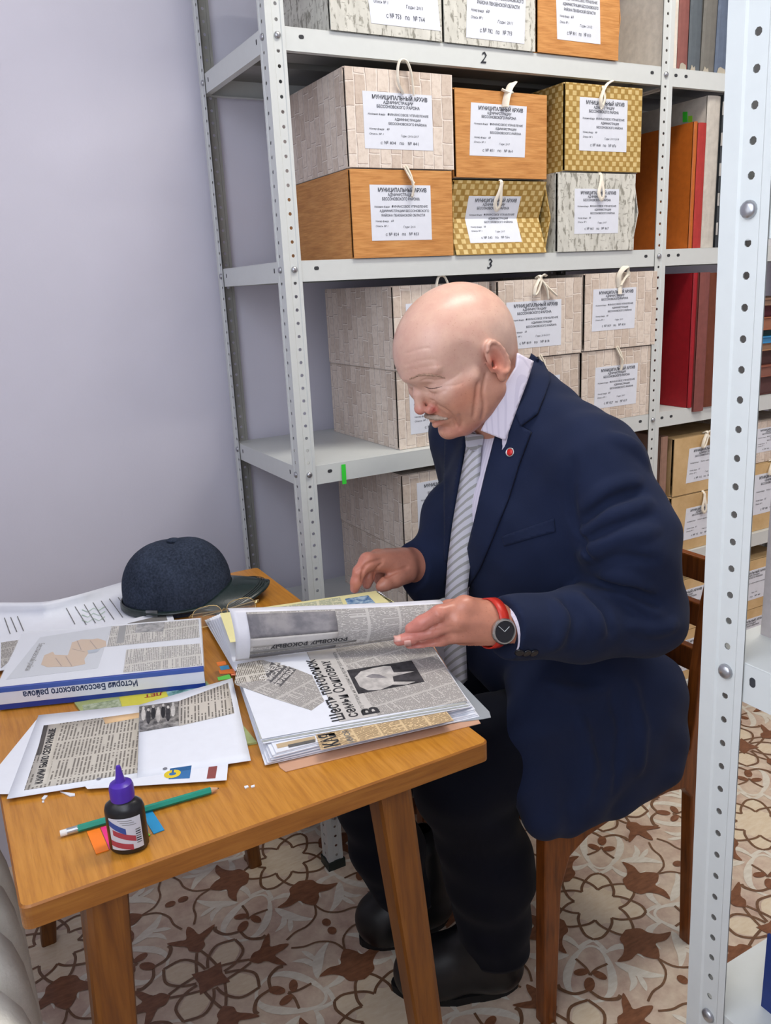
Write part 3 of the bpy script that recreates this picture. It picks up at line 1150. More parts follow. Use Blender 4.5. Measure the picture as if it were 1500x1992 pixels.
# shelf below, second bay: red and brown folders, lying stack
volume('large crimson folder standing beside the shelf post', 1.104, 1.119, S4, .340, (156, 26, 36), .000, .31, mname='crimson_cover', rough=.5)
volume('worn brownish-mauve folder right of the crimson one', 1.121, 1.158, S4-.012, .352, (128, 74, 68), -.006, .31, mname='mauve_brown_cover')
t = volume('worn chestnut folder with a torn corner flap', 1.160, 1.200, S4-.004, .342, (104, 54, 34), -.004, .31, mname='chestnut_cover')
MB().prism([(.018, -.001, .340), (.040, -.001, .344), (.036, -.001, .322), (.024, -.001, .305)], (0, -.002, 0)).build('torn_flap', cmat('torn_flap_brown', (146, 86, 60)), t)
volume('dark mauve folder against the near white post', 1.202, 1.262, S4, .336, (84, 54, 56), .0, .31, mname='dark_mauve_cover')
z = S4+.0005
for i, (hh, c, lb, y0, dx) in enumerate(((.052, (92, 54, 50), 'thick maroon-brown file at the bottom of the lying stack', .02, 0),
                                         (.030, (136, 82, 66), 'brown file second from the bottom of the lying stack', .0, -.01),
                                         (.040, (78, 44, 40), 'dark brown file in the middle of the lying stack', .025, .0),
                                         (.020, (168, 126, 92), 'tan tied file in the lying stack', .005, -.02),
                                         (.018, (58, 136, 186), 'bright blue file in the lying stack', .0, -.015),
                                         (.016, (30, 66, 62), 'dark green file in the lying stack', .02, 0),
                                         (.034, (156, 96, 68), 'copper-brown file near the top of the lying stack', .004, -.01),
                                         (.030, (88, 24, 36), 'wine-red file near the top of the lying stack', .02, .0),
                                         (.018, (140, 108, 88), 'beige-brown file on top of the lying stack', .0, -.01))):
    t = thing('file_folder', lb, 'folder', (1.345+dx, y0, z), (0, 0, 0), 'files lying in a stack')
    m = cmat('lying_cover_%d' % i, c, .6, .1)
    MB().bbox((0, 0, 0), (.26, .33, .003), .001).bbox((0, 0, hh-.003), (.26, .33, hh), .001).build('cover_board', m, t)
    MB().box((-.001, .001, .001), (.003, .329, hh-.001)).build('spine', m, t)
    MB().box((.004, .004, .003), (.256, .326, hh-.003)).build('page_block', cmat('lying_pages_%d' % i, tuple(int(v*.85+20) for v in c)), t)
    z += hh+.0006

# lower shelves, second bay: kraft boxes
kg = 'kraft archive boxes on the lower right shelves'
archive_box('kraft', 'kraft archive box on the lower right shelf, upper of the pair beside the man\'s arm', 1.078, S5+.160, .245, .158, (.050, .030, .185, .125), ('102', '108'), '2001', tie='bow', tie_x=.12, y0=.02, org='too', group=kg, lab_skew=.08)
archive_box('kraft', 'kraft archive box beside the man\'s arm, lower of the pair', 1.072, S5, .245, .158, (.050, .030, .185, .120), ('95', '101'), '2000', tie='hang', tie_x=.12, y0=.015, org='too', group=kg, lab_skew=.08)
archive_box('kraft', 'kraft archive box seen between the near post and the grey folder, upper shelf', 1.36, S5, .245, .20, (.05, .05, .20, .17), ('88', '94'), '1999', tie='bow', y0=.02, org='too', group=kg)
archive_box('brick', 'dim brick-print archive box above the kraft box right of the near post', 1.365, S5+.202, .24, .12, (.05, .03, .19, .1), ('80', '87'), '1999', y0=.03, group=kg)
S6 = 0.1518
archive_box('kraft', 'kraft archive box behind the chair back, upper of the bottom-shelf pair', 1.02, S6+.156, .26, .155, (.03, .03, .20, .125), ('64', '70'), '1997', y0=.015, org='too', group=kg)
archive_box('kraft', 'kraft archive box behind the chair back, lower of the bottom-shelf pair', 1.015, S6, .26, .155, (.03, .03, .20, .125), ('57', '63'), '1996', y0=.015, org='too', group=kg)
archive_box('kraft', 'kraft archive box on the bottom shelf right of the near post, upper', 1.30, S6+.156, .26, .155, (.04, .03, .20, .125), ('78', '84'), '1998', y0=.015, org='too', group=kg)
archive_box('kraft', 'kraft archive box on the bottom shelf right of the near post, lower', 1.30, S6, .26, .155, (.04, .03, .20, .125), ('71', '77'), '1998', y0=.015, org='too', group=kg)
volume('brown cardboard file edge just right of the middle shelf post', 1.030, 1.055, S5, .33, (150, 116, 100), .015, .3, mname='pinkish_board')

# near shelves at the right border
Q = NZR+.016
volume('grey-white cardboard folder standing on the near shelf at the right border', NX+.058, NX+.085, NZR-.4+.0165, .185, (196, 188, 186), NY-.36, .34, mname='near_grey_card', spine=False)
volume('navy binder on the lowest near shelf at the right border', NX+.050, NX+.11, NZR-.8+.0165, .09, (34, 54, 116), NY-.30, .24, mname='near_navy', cat='binder', name='ring_binder')
zq = Q+.0008
for hh, c, lb in ((.004, (206, 176, 92), 'thin yellow booklet lying on the near shelf at eye level'), (.006, (30, 62, 56), 'thin dark green book lying on the near shelf at eye level'),
                  (.038, (216, 216, 220), 'thick white paper pack lying on the near shelf at eye level')):
    t = thing('booklet', lb, 'booklet', (NX+.03, NY-.33, zq), (0, 0, 0), 'papers on the near shelf')
    MB().bbox((0, 0, 0), (.22, .30, hh*.3), .0006).bbox((0, 0, hh*.7), (.22, .30, hh), .0006).build('cover', cmat('booklet_%d' % c[2], c), t)
    MB().box((.002, .002, hh*.3), (.218, .298, hh*.7)).build('page_block', cmat('booklet_%d' % c[2], c), t)
    zq += hh+.0004
# ================================================================== table, chair, radiator
TZ = 0.74


def veneer(name, a, b, c, rough=0.28, rot=PI/2, sc=1.0):
    k = NT(name, rough, 0, 0.5)
    A, B = ((16*sc, 1.2*sc), (70*sc, 2.5*sc)) if rot else ((1.2*sc, 16*sc), (2.5*sc, 70*sc))
    v = k.uv(scale=(A[0], A[1], 1))
    n1 = k.noise(v, 9, 5, 0.6)
    v2 = k.uv(scale=(B[0], B[1], 1))
    n2 = k.noise(v2, 9, 2, 0.5)
    base = k.ramp(n1, [(0.3, lin(a)), (0.5, lin(b)), (0.72, lin(c))])
    k.col(k.mix(k.ramp(n2, [(0.56, (0, 0, 0, 1)), (0.68, (0.45, 0.45, 0.45, 1))]), base, lin(a)))
    return k.m


M_TABLE = veneer('table_veneer', (168, 108, 36), (190, 128, 46), (202, 140, 58))
M_TEDGE = veneer('table_edge', (132, 78, 24), (152, 94, 32), (166, 108, 42), .4, 0)
M_TLEG = veneer('table_leg_wood', (96, 52, 14), (120, 70, 20), (136, 84, 28), .35, PI/2, .6)
M_CHAIR = veneer('chair_wood', (88, 44, 14), (124, 66, 22), (142, 80, 30), .35, PI/2, .8)

TX0, TX1, TY0, TY1 = -0.632, -0.082, -0.757, 0.070
table = thing('wooden_table', 'small orange-brown veneered table covered with papers', 'table', ((TX0+TX1)/2, (TY0+TY1)/2, 0))


def rounded_rect(x0, x1, y0, y1, r, n=5):
    P = []
    for cx, cy, a0 in ((x1-r, y1-r, 0), (x0+r, y1-r, 90), (x0+r, y0+r, 180), (x1-r, y0+r, 270)):
        for k in range(n+1):
            a = math.radians(a0+90*k/n)
            P.append((cx+r*math.cos(a), cy+r*math.sin(a)))
    return P


top = MB()
rr = rounded_rect(TX0, TX1, TY0, TY1, .010)
rin = rounded_rect(TX0+.002, TX1-.002, TY0+.002, TY1-.002, .009)
n = len(rr)
V = [(p[0], p[1], TZ) for p in rin]+[(p[0], p[1], TZ-.002) for p in rr]+[(p[0], p[1], TZ-.026) for p in rr]
top.cur = 0
top.add(V, [tuple(range(n))])
top.cur = 1
top.add(V, [(i, n+i, n+(i+1) % n, (i+1) % n) for i in range(n)]+[(n+i, 2*n+i, 2*n+(i+1) % n, n+(i+1) % n) for i in range(n)]+[tuple(range(3*n-1, 2*n-1, -1))])
top.build('tabletop', [M_TABLE, M_TEDGE], table, world=True)
ap = MB()
za, zb = TZ-.075, TZ-.026
ap.box((TX0+.07, TY0+.085, za), (TX1-.07, TY0+.103, zb)).box((TX0+.07, TY1-.103, za), (TX1-.07, TY1-.085, zb))
ap.box((TX0+.07, TY0+.103, za), (TX0+.088, TY1-.103, zb)).box((TX1-.088, TY0+.103, za), (TX1-.07, TY1-.103, zb))
ap.build('apron', M_TLEG, table, world=True)
for (tx, ty), (fx, fy) in (((-.212, -.722), (-.172, -.79)), ((-.552, -.722), (-.603, -.79)), ((-.21, .020), (-.140, .118)), ((-.53, .020), (-.597, .123))):
    lg_ = MB()
    a, b = .023, .015
    V = []
    for (cx, cy, z, h) in ((tx, ty, TZ-.026, a), (fx, fy, 0, b)):
        for p in rounded_rect(cx-h, cx+h, cy-h, cy+h, h*.35, 2):
            V.append((p[0], p[1], z))
    m_ = len(V)//2
    lg_.add(V, [(i, m_+i, m_+(i+1) % m_, (i+1) % m_) for i in range(m_)]+[tuple(range(m_)), tuple(range(2*m_-1, m_-1, -1))])
    lg_.build('leg', M_TLEG, table, world=True)

# ------------------------------------------------------------------ chair: two bent side frames, slats, seat
CY0, CY1 = -.572, -.165     # near and far side frame
chair = thing('wooden_chair', 'dark brown wooden chair with a slatted back under the man', 'chair', (.36, (CY0+CY1)/2, 0))


def side_frame(y, t):
    """side frame profile in X-Z: rear post with top lean, seat rail, front leg, rounded inner corners"""
    out = [(.150, 0), (.178, 0), (.186, .28), (.205, .338), (.245, .362), (.300, .374), (.440, .378), (.482, .370), (.500, .345), (.516, .0),
           (.546, 0), (.546, .40), (.548, .50), (.552, .60), (.566, .72), (.578, .805), (.568, .818), (.545, .815), (.520, .72), (.503, .60),
           (.497, .50), (.488, .445), (.470, .428), (.40, .422), (.20, .418), (.160, .414), (.150, .39)]
    # smooth the outline a little
    return MB().prism([(x, y-t/2, z) for x, z in out], (0, t, 0))


for y in (CY0, CY1):
    o = side_frame(y, .026).build('side_frame', M_CHAIR, chair, world=True)
    bv = o.modifiers.new('edge', 'BEVEL')
    bv.width = .003
    bv.segments = 2
    bv.limit_method = 'ANGLE'
for z, x in ((.772, .556), (.690, .543), (.605, .532)):
    sl = MB()
    sl.bbox((x-.008, CY0+.013, z-.023), (x+.010, CY1-.013, z+.023), .003)
    sl.build('back_slat', M_CHAIR, chair, world=True)
MB().bbox((.155, CY0+.013, .385), (.180, CY1-.013, .415), .003).build('front_rail', M_CHAIR, chair, world=True)
MB().bbox((.500, CY0+.013, .385), (.520, CY1-.013, .415), .003).build('rear_rail', M_CHAIR, chair, world=True)
M_SEAT = plain('seat_cloth', (62, 40, 30), .9, var=.1)
MB().bbox((.150, CY0+.014, .4155), (.505, CY1-.014, .440), .008).build('seat', M_SEAT, chair, world=True)

# ------------------------------------------------------------------ cast radiator at the left border
M_RAD = plain('rough_cream_paint', (232, 230, 220), .75, 0, .3, .05, .6, 45)
rad = thing('radiator', 'cream rough-painted cast radiator at the lower left border beside the table', 'radiator', (-.71, -.75, 0))
for i in range(7):
    yc = -.432-i*.104
    g = MB()
    V, Fc = [], []
    # section: rounded loaf lofted in z, with a narrower shoulder and rounded top
    rings = [(.10, .150, .088), (.14, .158, .098), (.45, .158, .098), (.52, .158, .100), (.565, .150, .098), (.600, .134, .090), (.628, .108, .074), (.644, .074, .050), (.650, .030, .02)]
    N = 20
    for z, dx, dy in rings:
        for k in range(N):
            a = 2*PI*k/N
            c, s = math.cos(a), math.sin(a)
            ex = .55
            V.append((-.712+dx/2*abs(c)**ex*(1 if c > 0 else -1), yc+dy/2*abs(s)**ex*(1 if s > 0 else -1), z))
    for q in range(len(rings)-1):
        for k in range(N):
            Fc.append((q*N+k, q*N+(k+1) % N, (q+1)*N+(k+1) % N, (q+1)*N+k))
    Fc += [tuple(range(N-1, -1, -1)), tuple((len(rings)-1)*N+k for k in range(N))]
    g.add(V, Fc)
    g.build('section', M_RAD, rad, world=True, smooth=True)
hd = MB()
for z in (.14, .54):
    hd.tube([(-.712, -.36, z), (-.712, -1.12, z)], .022, 12)
hd.build('header_pipe', M_RAD, rad, world=True, smooth=True)
lgs = MB()
for y in (-.48, -.99):
    lgs.box((-.74, y-.02, 0), (-.684, y+.02, .11))
lgs.build('support', M_RAD, rad, world=True)
# ================================================================== things on the table
M_PAPER = plain('white_paper', (228, 231, 240), .75, 0, .3, .015)
M_INKK = plain('black_print', (44, 44, 48), .8, var=.05)
M_INKG = plain('grey_print', (120, 118, 116), .8, var=.1)


def newsprint(name, paper, ink, pitch=.0022, colw=.045, cover=.56):
    """columns of fine print; UV in metres, u along the lines"""
    k = NT(name, .8, 0, .2)
    tc = k.n('ShaderNodeTexCoord')
    sp = k.n('ShaderNodeSeparateXYZ')
    k.l(tc.outputs['UV'], sp.inputs[0])
    u, v = sp.outputs[0], sp.outputs[1]
    row = k.math('FRACT', k.math('DIVIDE', k.math('ADD', v, 50.0), pitch))
    rid = k.math('FLOOR', k.math('DIVIDE', k.math('ADD', v, 50.0), pitch))
    lm = k.math('LESS_THAN', row, cover)
    cu = k.math('FRACT', k.math('DIVIDE', k.math('ADD', u, 50.0), colw))
    cm = k.math('MULTIPLY', k.math('GREATER_THAN', cu, .05), k.math('LESS_THAN', cu, .96))
    cb = k.n('ShaderNodeCombineXYZ')
    k.l(k.math('MULTIPLY', u, 260.0), cb.inputs[0])
    k.l(k.math('MULTIPLY', rid, 7.31), cb.inputs[1])
    nz = k.n('ShaderNodeTexNoise')
    nz.inputs['Scale'].default_value = 1.0
    nz.inputs['Detail'].default_value = 2.0
    k.l(cb.outputs[0], nz.inputs['Vector'])
    wm = k.math('GREATER_THAN', nz.outputs['Fac'], .42)
    cb2 = k.n('ShaderNodeCombineXYZ')
    k.l(k.math('FLOOR', k.math('DIVIDE', k.math('ADD', u, 50.0), colw)), cb2.inputs[0])
    k.l(rid, cb2.inputs[1])
    wn_ = k.n('ShaderNodeTexWhiteNoise')
    k.l(cb2.outputs[0], wn_.inputs['Vector'])
    ends = k.math('LESS_THAN', cu, k.math('ADD', k.math('MULTIPLY', k.math('GREATER_THAN', wn_.outputs['Value'], .15), .5), .46))
    m = k.math('MULTIPLY', k.math('MULTIPLY', lm, cm), k.math('MULTIPLY', wm, ends))
    base = k.ramp(k.noise(k.uv(), 25, 3), [(.3, lin(tuple(int(c*.97) for c in paper))), (.7, lin(paper))])
    k.col(k.mix(m, base, lin(ink)))
    return k.m


M_NEWS = newsprint('grey_newsprint', (192, 188, 184), (134, 130, 128), .0019)
M_NEWSW = newsprint('pale_newsprint', (208, 202, 192), (120, 114, 106), .0026, .06)
M_NEWSB = newsprint('tan_newsprint', (216, 190, 150), (140, 116, 88), .0024, .032)
M_NEWSL = newsprint('yellow_newsprint', (226, 222, 190), (164, 172, 146), .0020, .05, .7)


def grey_photo(name, a, b, sc=60):
    k = NT(name, .7, 0, .3)
    k.col(k.ramp(k.noise(k.uv(), sc, 5, .6), [(.38, lin(a)), (.62, lin(b))]))
    return k.m


M_PHOTO = grey_photo('grey_press_photo', (74, 72, 74), (168, 164, 162), 70)
M_PHOTOD = grey_photo('dark_press_photo', (34, 34, 38), (70, 68, 72), 40)
M_PHOTOF = grey_photo('faded_press_photo', (112, 110, 116), (150, 146, 148), 22)
M_PHOTOL = grey_photo('light_press_photo', (168, 164, 162), (206, 202, 198), 50)

EY, EX = Vector((0, 1, 0)), Vector((-1, 0, 0))     # reading direction for the man: text runs +Y, its top is -X


def sheet3(name, P, t, mat, parent=None, e1=(0, 1, 0), e2=(-1, 0, 0)):
    """thin sheet standing up from 3-D points by t, UV in metres along e1/e2"""
    n = len(P)
    P = [Vector(p) for p in P]
    a, b = Vector(e1), Vector(e2)
    V = P+[p+Vector((0, 0, t)) for p in P]
    F = [tuple(range(n-1, -1, -1)), tuple(range(n, 2*n))]+[(i, (i+1) % n, n+(i+1) % n, n+i) for i in range(n)]
    nn = (P[1]-P[0]).cross(P[2]-P[0])
    if nn.z < 0:
        F = [tuple(reversed(f)) for f in F]
    return mk(name, V, F, mat, parent, True, False, [(p.dot(a), p.dot(b)) for p in V])


def sheet(name, px, z, t, mat, parent=None, e1=(0, 1, 0), e2=(-1, 0, 0)):
    return sheet3(name, [atz(x, y, z) for x, y in px], t, mat, parent, e1, e2)


def sthing(name, label, cat, px, z, t, mat, e1=(0, 1, 0), e2=(-1, 0, 0), group=None):
    """single sheet as a thing: empty with one sheet part"""
    P = [atz(x, y, z) for x, y in px]
    c = sum((Vector(p) for p in P), Vector())/len(P)
    T = thing(name, label, cat, c, group=group)
    sheet3('page', P, t, mat, T, e1, e2)
    return T


def frame_px(a, b, z, flip=1):
    """text frame: origin at pixel a, running to pixel b; returns origin, unit vectors, length"""
    p, q = Vector(atz(*a, z)), Vector(atz(*b, z))
    e1 = (q-p)
    L = e1.length
    e1.normalize()
    e2 = Vector((-e1.y, e1.x, 0))*flip
    return p, e1, e2, L


def put_text(txt, a, b, z, mat, parent, bold=.02, hscale=1.0, name='lettering', flip=1):
    """one line of flat lettering from pixel a to pixel b on the plane z"""
    o, e1, e2, L = frame_px(a, b, z, flip)
    V, Fc = text_geo(txt, 1.0, bold)
    V = V-np.array([V[:, 0].min(), 0])
    s = L/V[:, 0].max()
    return mk(name, [o+e1*(v[0]*s)+e2*(v[1]*s*hscale) for v in V], Fc, mat, parent, True)


def strip_px(name, a, b, w, z, mat, parent):
    o, e1, e2, L = frame_px(a, b, z)
    return mk(name, [o-e2*w/2, o+e1*L-e2*w/2, o+e1*L+e2*w/2, o+e2*w/2], [(0, 1, 2, 3)], mat, parent, True)


# ---- large ruled sheet against the wall side, far edge curling up
T = thing('drawing_sheet', 'large white ruled sheet curling up at the far left of the table', 'paper', atz(120, 1210, .745))


def ruled_pt(x, y):
    e = 1176-max(0, x-90)*.28
    s = min(1, max(0, 1-(y-e)/46.0))
    return Vector(atz(x, y, .7415+.030*s*s*min(1, max(0, (250-x)/90))))


def _res(P, n):
    return [(p.x, p.y) for p in resample([(x, y, 0) for x, y in P], n)]


top_ = _res([(-30, 1173), (0, 1172), (45, 1172), (90, 1170), (140, 1160), (190, 1146), (238, 1132)], 40)
bot_ = _res([(-30, 1310), (0, 1305), (50, 1298), (110, 1286), (160, 1270), (215, 1250), (280, 1226)], 40)
V, F_, nv = [], [], 16
for (xa, ya), (xb, yb) in zip(top_, bot_):
    for j in range(nv):
        f = j/(nv-1)
        V.append(ruled_pt(xa+(xb-xa)*f, ya+(yb-ya)*f))
for i in range(len(top_)-1):
    for j in range(nv-1):
        F_.append((i*nv+j, i*nv+j+1, (i+1)*nv+j+1, (i+1)*nv+j))
pg = mk('page', V, F_, M_PAPER, T, True, True)
pg.modifiers.new('sheet', 'SOLIDIFY').thickness = .0006
for (xa, ya), (xb, yb) in (((9, 1203), (20, 1234)), ((21, 1202), (33, 1230)), ((34, 1200), (46, 1228)), ((129, 1184), (146, 1215)), ((146, 1181), (168, 1216)), ((164, 1177), (186, 1213)),
                           ((181, 1173), (204, 1210)), ((197, 1170), (222, 1206)), ((213, 1166), (239, 1202)), ((230, 1163), (256, 1199))):
    P = [ruled_pt(xa+(xb-xa)*f, ya+(yb-ya)*f)+Vector((0, 0, .0012)) for f in (0, .25, .5, .75, 1)]
    MB().tube(P, .0007, 4).build('ruled_line', M_INKG, T, True)
MG = plain('green_pencil', (184, 206, 188), .8, var=.05)
for y0 in (1190, 1200, 1210):
    P = [ruled_pt(160+i*11, y0-i*1.6+(3 if i % 2 else -3))+Vector((0, 0, .0013)) for i in range(5)]
    MB().tube(P, .0012, 4, flat=.3).build('pencil_note', MG, T, True)

# ---- sheet with a printed border peeking out behind the folder
T = sthing('printed_sheet', 'white printed sheet peeking out behind the clear-covered folder', 'paper', [(185, 1222), (332, 1186), (342, 1216), (190, 1250)], .7475, .0006, M_PAPER)
sheet('print_block', [(248, 1213), (322, 1195), (326, 1207), (250, 1226)], .7484, .0002, M_INKG, T)
T = sthing('printed_sheet', 'white sheet with dark print peeking out left of the clear-covered folder', 'paper', [(-10, 1240), (42, 1232), (30, 1300), (-30, 1310)], .7475, .0006, M_PAPER)
sheet('print_block', [(2, 1250), (36, 1245), (20, 1285), (2, 1300)], .7484, .0002, M_NEWS, T)

# ---- folder with a clear cover, clippings and a blue spine
FZ = .775
T = thing('presentation_folder', 'clear-covered folder with newspaper clippings and a blue lettered spine', 'folder', atz(200, 1290, .742))
c4 = [Vector(atz(*p, FZ)) for p in ((45, 1231), (390, 1203), (396, 1297), (-8, 1339))]
lo = [Vector((p.x, p.y, .7425)) for p in c4]
MB().add([p+Vector((0, .003 if i > 1 else 0, .0)) for i, p in enumerate(lo)]+[p+Vector((0, .003 if i > 1 else 0, -.0025)) for i, p in enumerate(c4)],
         [(0, 3, 2, 1), (4, 5, 6, 7), (0, 1, 5, 4), (1, 2, 6, 5), (2, 3, 7, 6), (3, 0, 4, 7)][::1]).build('page_block', plain('folder_pages', (214, 216, 206), .85, var=.08, nscale=200), T, True)
sheet('front_sheet', [(45, 1231), (390, 1203), (396, 1297), (-8, 1339)], FZ-.0024, .0008, M_PAPER, T)
sheet('grey_map_ground', [(78, 1240), (217, 1218), (190, 1300), (12, 1322)], FZ-.0014, .0003, plain('pale_grey_print', (206, 210, 218), .7, var=.02), T)
mp = [(80, 1293), (86, 1275), (103, 1268), (107, 1274), (132, 1275), (138, 1258), (140, 1250), (158, 1244), (180, 1244), (190, 1242), (206, 1247), (207, 1257), (192, 1262), (176, 1265), (164, 1282), (166, 1292), (140, 1297), (110, 1297), (92, 1298)]
m_ = sheet('district_map', mp, FZ-.0010, .0003, plain('tan_map_print', (208, 176, 140), .7, var=.05, nscale=400), T)
for a, b in (((108, 1280), (120, 1296)), ((140, 1262), (165, 1268)), ((150, 1246), (158, 1264)), ((175, 1246), (188, 1262)), ((128, 1277), (140, 1296))):
    strip_px('map_boundary', a, b, .0012, FZ-.0006, plain('map_line', (150, 124, 100), .8), m_)
sheet('map_lake', [(170, 1265), (196, 1262), (188, 1269), (172, 1271)], FZ-.0006, .0001, plain('blue_grey_print', (168, 180, 196), .7), T)
put_text('Бессоновский район', (76, 1252), (48, 1305), FZ-.0008, M_INKG, T, .02, 1.2, flip=1)
U1, U2 = (.26, .97, 0), (-.97, .26, 0)
for nm, px in (('newspaper_clipping', [(217, 1219), (386, 1205), (388, 1240), (208, 1258)]), ('newspaper_clipping', [(246, 1264), (389, 1252), (394, 1294), (240, 1308)])):
    sheet(nm, px, FZ-.0012, .0003, M_NEWSW, T, U1, U2)
sheet('clipping_picture', [(266, 1214), (320, 1210), (318, 1228), (263, 1231)], FZ-.0008, .0002, M_PHOTO, T)
sheet('clipping_heading', [(232, 1218), (246, 1216), (240, 1250), (226, 1252)], FZ-.0008, .0002, M_INKG, T)
kc = NT('clear_plastic', .12, 0, .5)
kc.b.inputs['Alpha'].default_value = .16
kc.col((.9, .92, .95, 1))
sheet('clear_cover', [(43, 1230), (392, 1202), (398, 1298), (-10, 1340)], FZ, .0004, kc.m, T)
M_BLUE = plain('blue_plastic', (34, 62, 152), .3, var=.05)
M_BLUEM = plain('mid_blue_plastic', (66, 96, 176), .35, var=.03)
n0, n1 = Vector(atz(-8, 1339, FZ)), Vector(atz(396, 1297, FZ))
d = (n1-n0).normalized()
nrm = Vector((d.y, -d.x, 0))


def spine_face(name, za, zb, out, m, par, la=0.0, lb=1.0, t=.0015):
    L = (n1-n0).length
    V = []
    for o in (out, out+t):
        for s, z in ((la, za), (lb, za), (lb, zb), (la, zb)):
            p = n0+d*(L*s)+nrm*o
            V.append((p.x, p.y, z))
    return mk(name, V, [(0, 3, 2, 1), (4, 5, 6, 7), (0, 1, 5, 4), (1, 2, 6, 5), (2, 3, 7, 6), (3, 0, 4, 7)], m, par, True)


sp_ = spine_face('spine', .7425, FZ+.001, -.001, M_BLUE, T, t=.004)
spine_face('spine_rim', FZ-.0055, FZ+.0012, .003, M_BLUEM, sp_)
sl_ = spine_face('spine_label', .7510, FZ-.0058, .003, M_PAPER, T, t=.0008)
V, Fc = text_geo('История Бессоновского района', 1.0, .03)
V = V-np.array([V[:, 0].min(), 0])
sc_ = .158/V[:, 0].max()
L = (n1-n0).length
mk('lettering', [n0+d*(L*.672-v[0]*sc_)+nrm*.0040+Vector((0, 0, .7672-FZ+0.0-v[1]*sc_*1.3)) for v in V], Fc, plain('navy_print', (44, 60, 96), .7), sl_, True)

# ---- magazine under the loose sheets
ZM = .7405
T = sthing('magazine', 'yellow and green magazine under the loose sheets', 'magazine', [(145, 1370), (402, 1328), (500, 1447), (240, 1500)], ZM, .003, plain('green_cover', (158, 168, 110), .4, var=.2, nscale=30))
sheet('cover_picture', [(322, 1342), (401, 1329), (416, 1348), (330, 1362)], ZM+.0031, .0001, grey_photo('teal_picture', (66, 112, 112), (150, 190, 190), 60), T)
sheet('cover_band', [(232, 1356), (322, 1342), (332, 1366), (240, 1382)], ZM+.0031, .0001, plain('yellow_cover', (206, 198, 66), .4), T)
sheet('cover_picture', [(160, 1372), (231, 1360), (238, 1382), (165, 1394)], ZM+.0031, .0001, grey_photo('green_picture', (120, 134, 104), (176, 184, 160), 90), T)
put_text('ЛЕТ', (316, 1346), (281, 1352), ZM+.0034, plain('red_print', (146, 44, 40), .6), T, .04, 1.0, flip=1)

# ---- loose white sheets with clippings
sthing('paper_sheet', 'plain white sheet sticking out furthest left under the loose clippings', 'paper', [(-30, 1545), (-10, 1500), (73, 1398), (120, 1500), (60, 1545)], .7440, .0004, M_PAPER)
T = sthing('paper_sheet', 'white sheet with a yellow letter on a blue square, under the loose clippings', 'paper', [(120, 1480), (448, 1440), (441, 1518), (170, 1535)], .7446, .0004, M_PAPER)
sheet('blue_square', [(331, 1495), (373, 1489), (369, 1514), (328, 1516)], .7451, .0001, plain('blue_square_print', (50, 110, 168), .5), T)
put_text('С', (347, 1512), (350, 1496), .7454, plain('yellow_print', (228, 200, 36), .5), T, .08, 1.0)
sheet('brown_bar', [(406, 1492), (423, 1490), (419, 1514), (402, 1515)], .7451, .0001, plain('brown_bar_print', (140, 70, 66), .5), T)

T = thing('paper_sheet', 'large white sheet with pasted clippings and two punched holes', 'paper', atz(250, 1470, .745))


def zlift(p):
    u_ = (p[0]+.42)/.13+(p[1]+.50)/.16
    s = min(1, max(0, u_*.55))
    return .7452+.016*s*s


def onsheet(x, y, dz=0.0):
    z = .7452
    for _ in range(4):
        z = zlift(atz(x, y, z))
    return Vector(atz(x, y, z+dz))


A4 = [onsheet(*q) for q in ((75, 1391), (271, 1371), (452, 1319), (488, 1479), (250, 1516), (13, 1554))]


def grid_px(q, nu, nv, dz):
    """bilinear pixel patch laid on the loose sheet"""
    V = []
    for i in range(nu+1):
        for j in range(nv+1):
            f, g = i/nu, j/nv
            x = (q[0][0]*(1-f)+q[1][0]*f)*(1-g)+(q[3][0]*(1-f)+q[2][0]*f)*g
            y = (q[0][1]*(1-f)+q[1][1]*f)*(1-g)+(q[3][1]*(1-f)+q[2][1]*f)*g
            V.append(onsheet(x, y, dz))
    F = [(i*(nv+1)+j, i*(nv+1)+j+1, (i+1)*(nv+1)+j+1, (i+1)*(nv+1)+j) for i in range(nu) for j in range(nv)]
    return V, F


def patch_px(name, q, nu, nv, dz, mat, par, e1=(0, 1, 0), e2=(-1, 0, 0), th=.0003):
    V, F = grid_px(q, nu, nv, dz)
    a, b = Vector(e1), Vector(e2)
    o = mk(name, V, F, mat, par, True, True, [(v.dot(a), v.dot(b)) for v in V])
    s = o.modifiers.new('sheet', 'SOLIDIFY')
    s.thickness = th
    return o


V, F = grid_px([(75, 1391), (271, 1371), (267, 1513), (13, 1554)], 8, 8, 0)
V2, F2 = grid_px([(271, 1371), (452, 1319), (488, 1479), (267, 1513)], 10, 10, 0)
# outer top edge sags between the corners
o = mk('page', V+V2, F+[tuple(i+len(V) for i in f) for f in F2], M_PAPER, T, True, True)
o.modifiers.new('sheet', 'SOLIDIFY').thickness = .0005
R1, R2 = (.28, .96, 0), (-.96, .28, 0)
cl = patch_px('newspaper_clipping', [(88, 1411), (271, 1386), (267, 1503), (47, 1537)], 6, 6, .0005, newsprint('clip_newsprint', (200, 194, 184), (126, 120, 114), .0046, .046, .46), T, R1, R2)
patch_px('dark_heading_bar', [(85, 1411), (94, 1410), (80, 1467), (71, 1469)], 1, 3, .0008, plain('dark_bar_print', (84, 80, 78), .7), cl)
patch_px('heading_ground', [(94, 1410), (117, 1407), (92, 1524), (60, 1532)], 2, 4, .0007, plain('clip_paper', (206, 200, 190), .8), cl)
put_text('КАКИМ БЫЛО СЕЛО РАНЬШЕ', (82, 1523), (109, 1416), .7464, M_INKK, cl, .03, 1.25, 'heading')
patch_px('faded_corner', [(200, 1396), (271, 1386), (270, 1396), (205, 1408)], 2, 1, .0007, plain('faded_orange_print', (226, 190, 146), .8), cl)
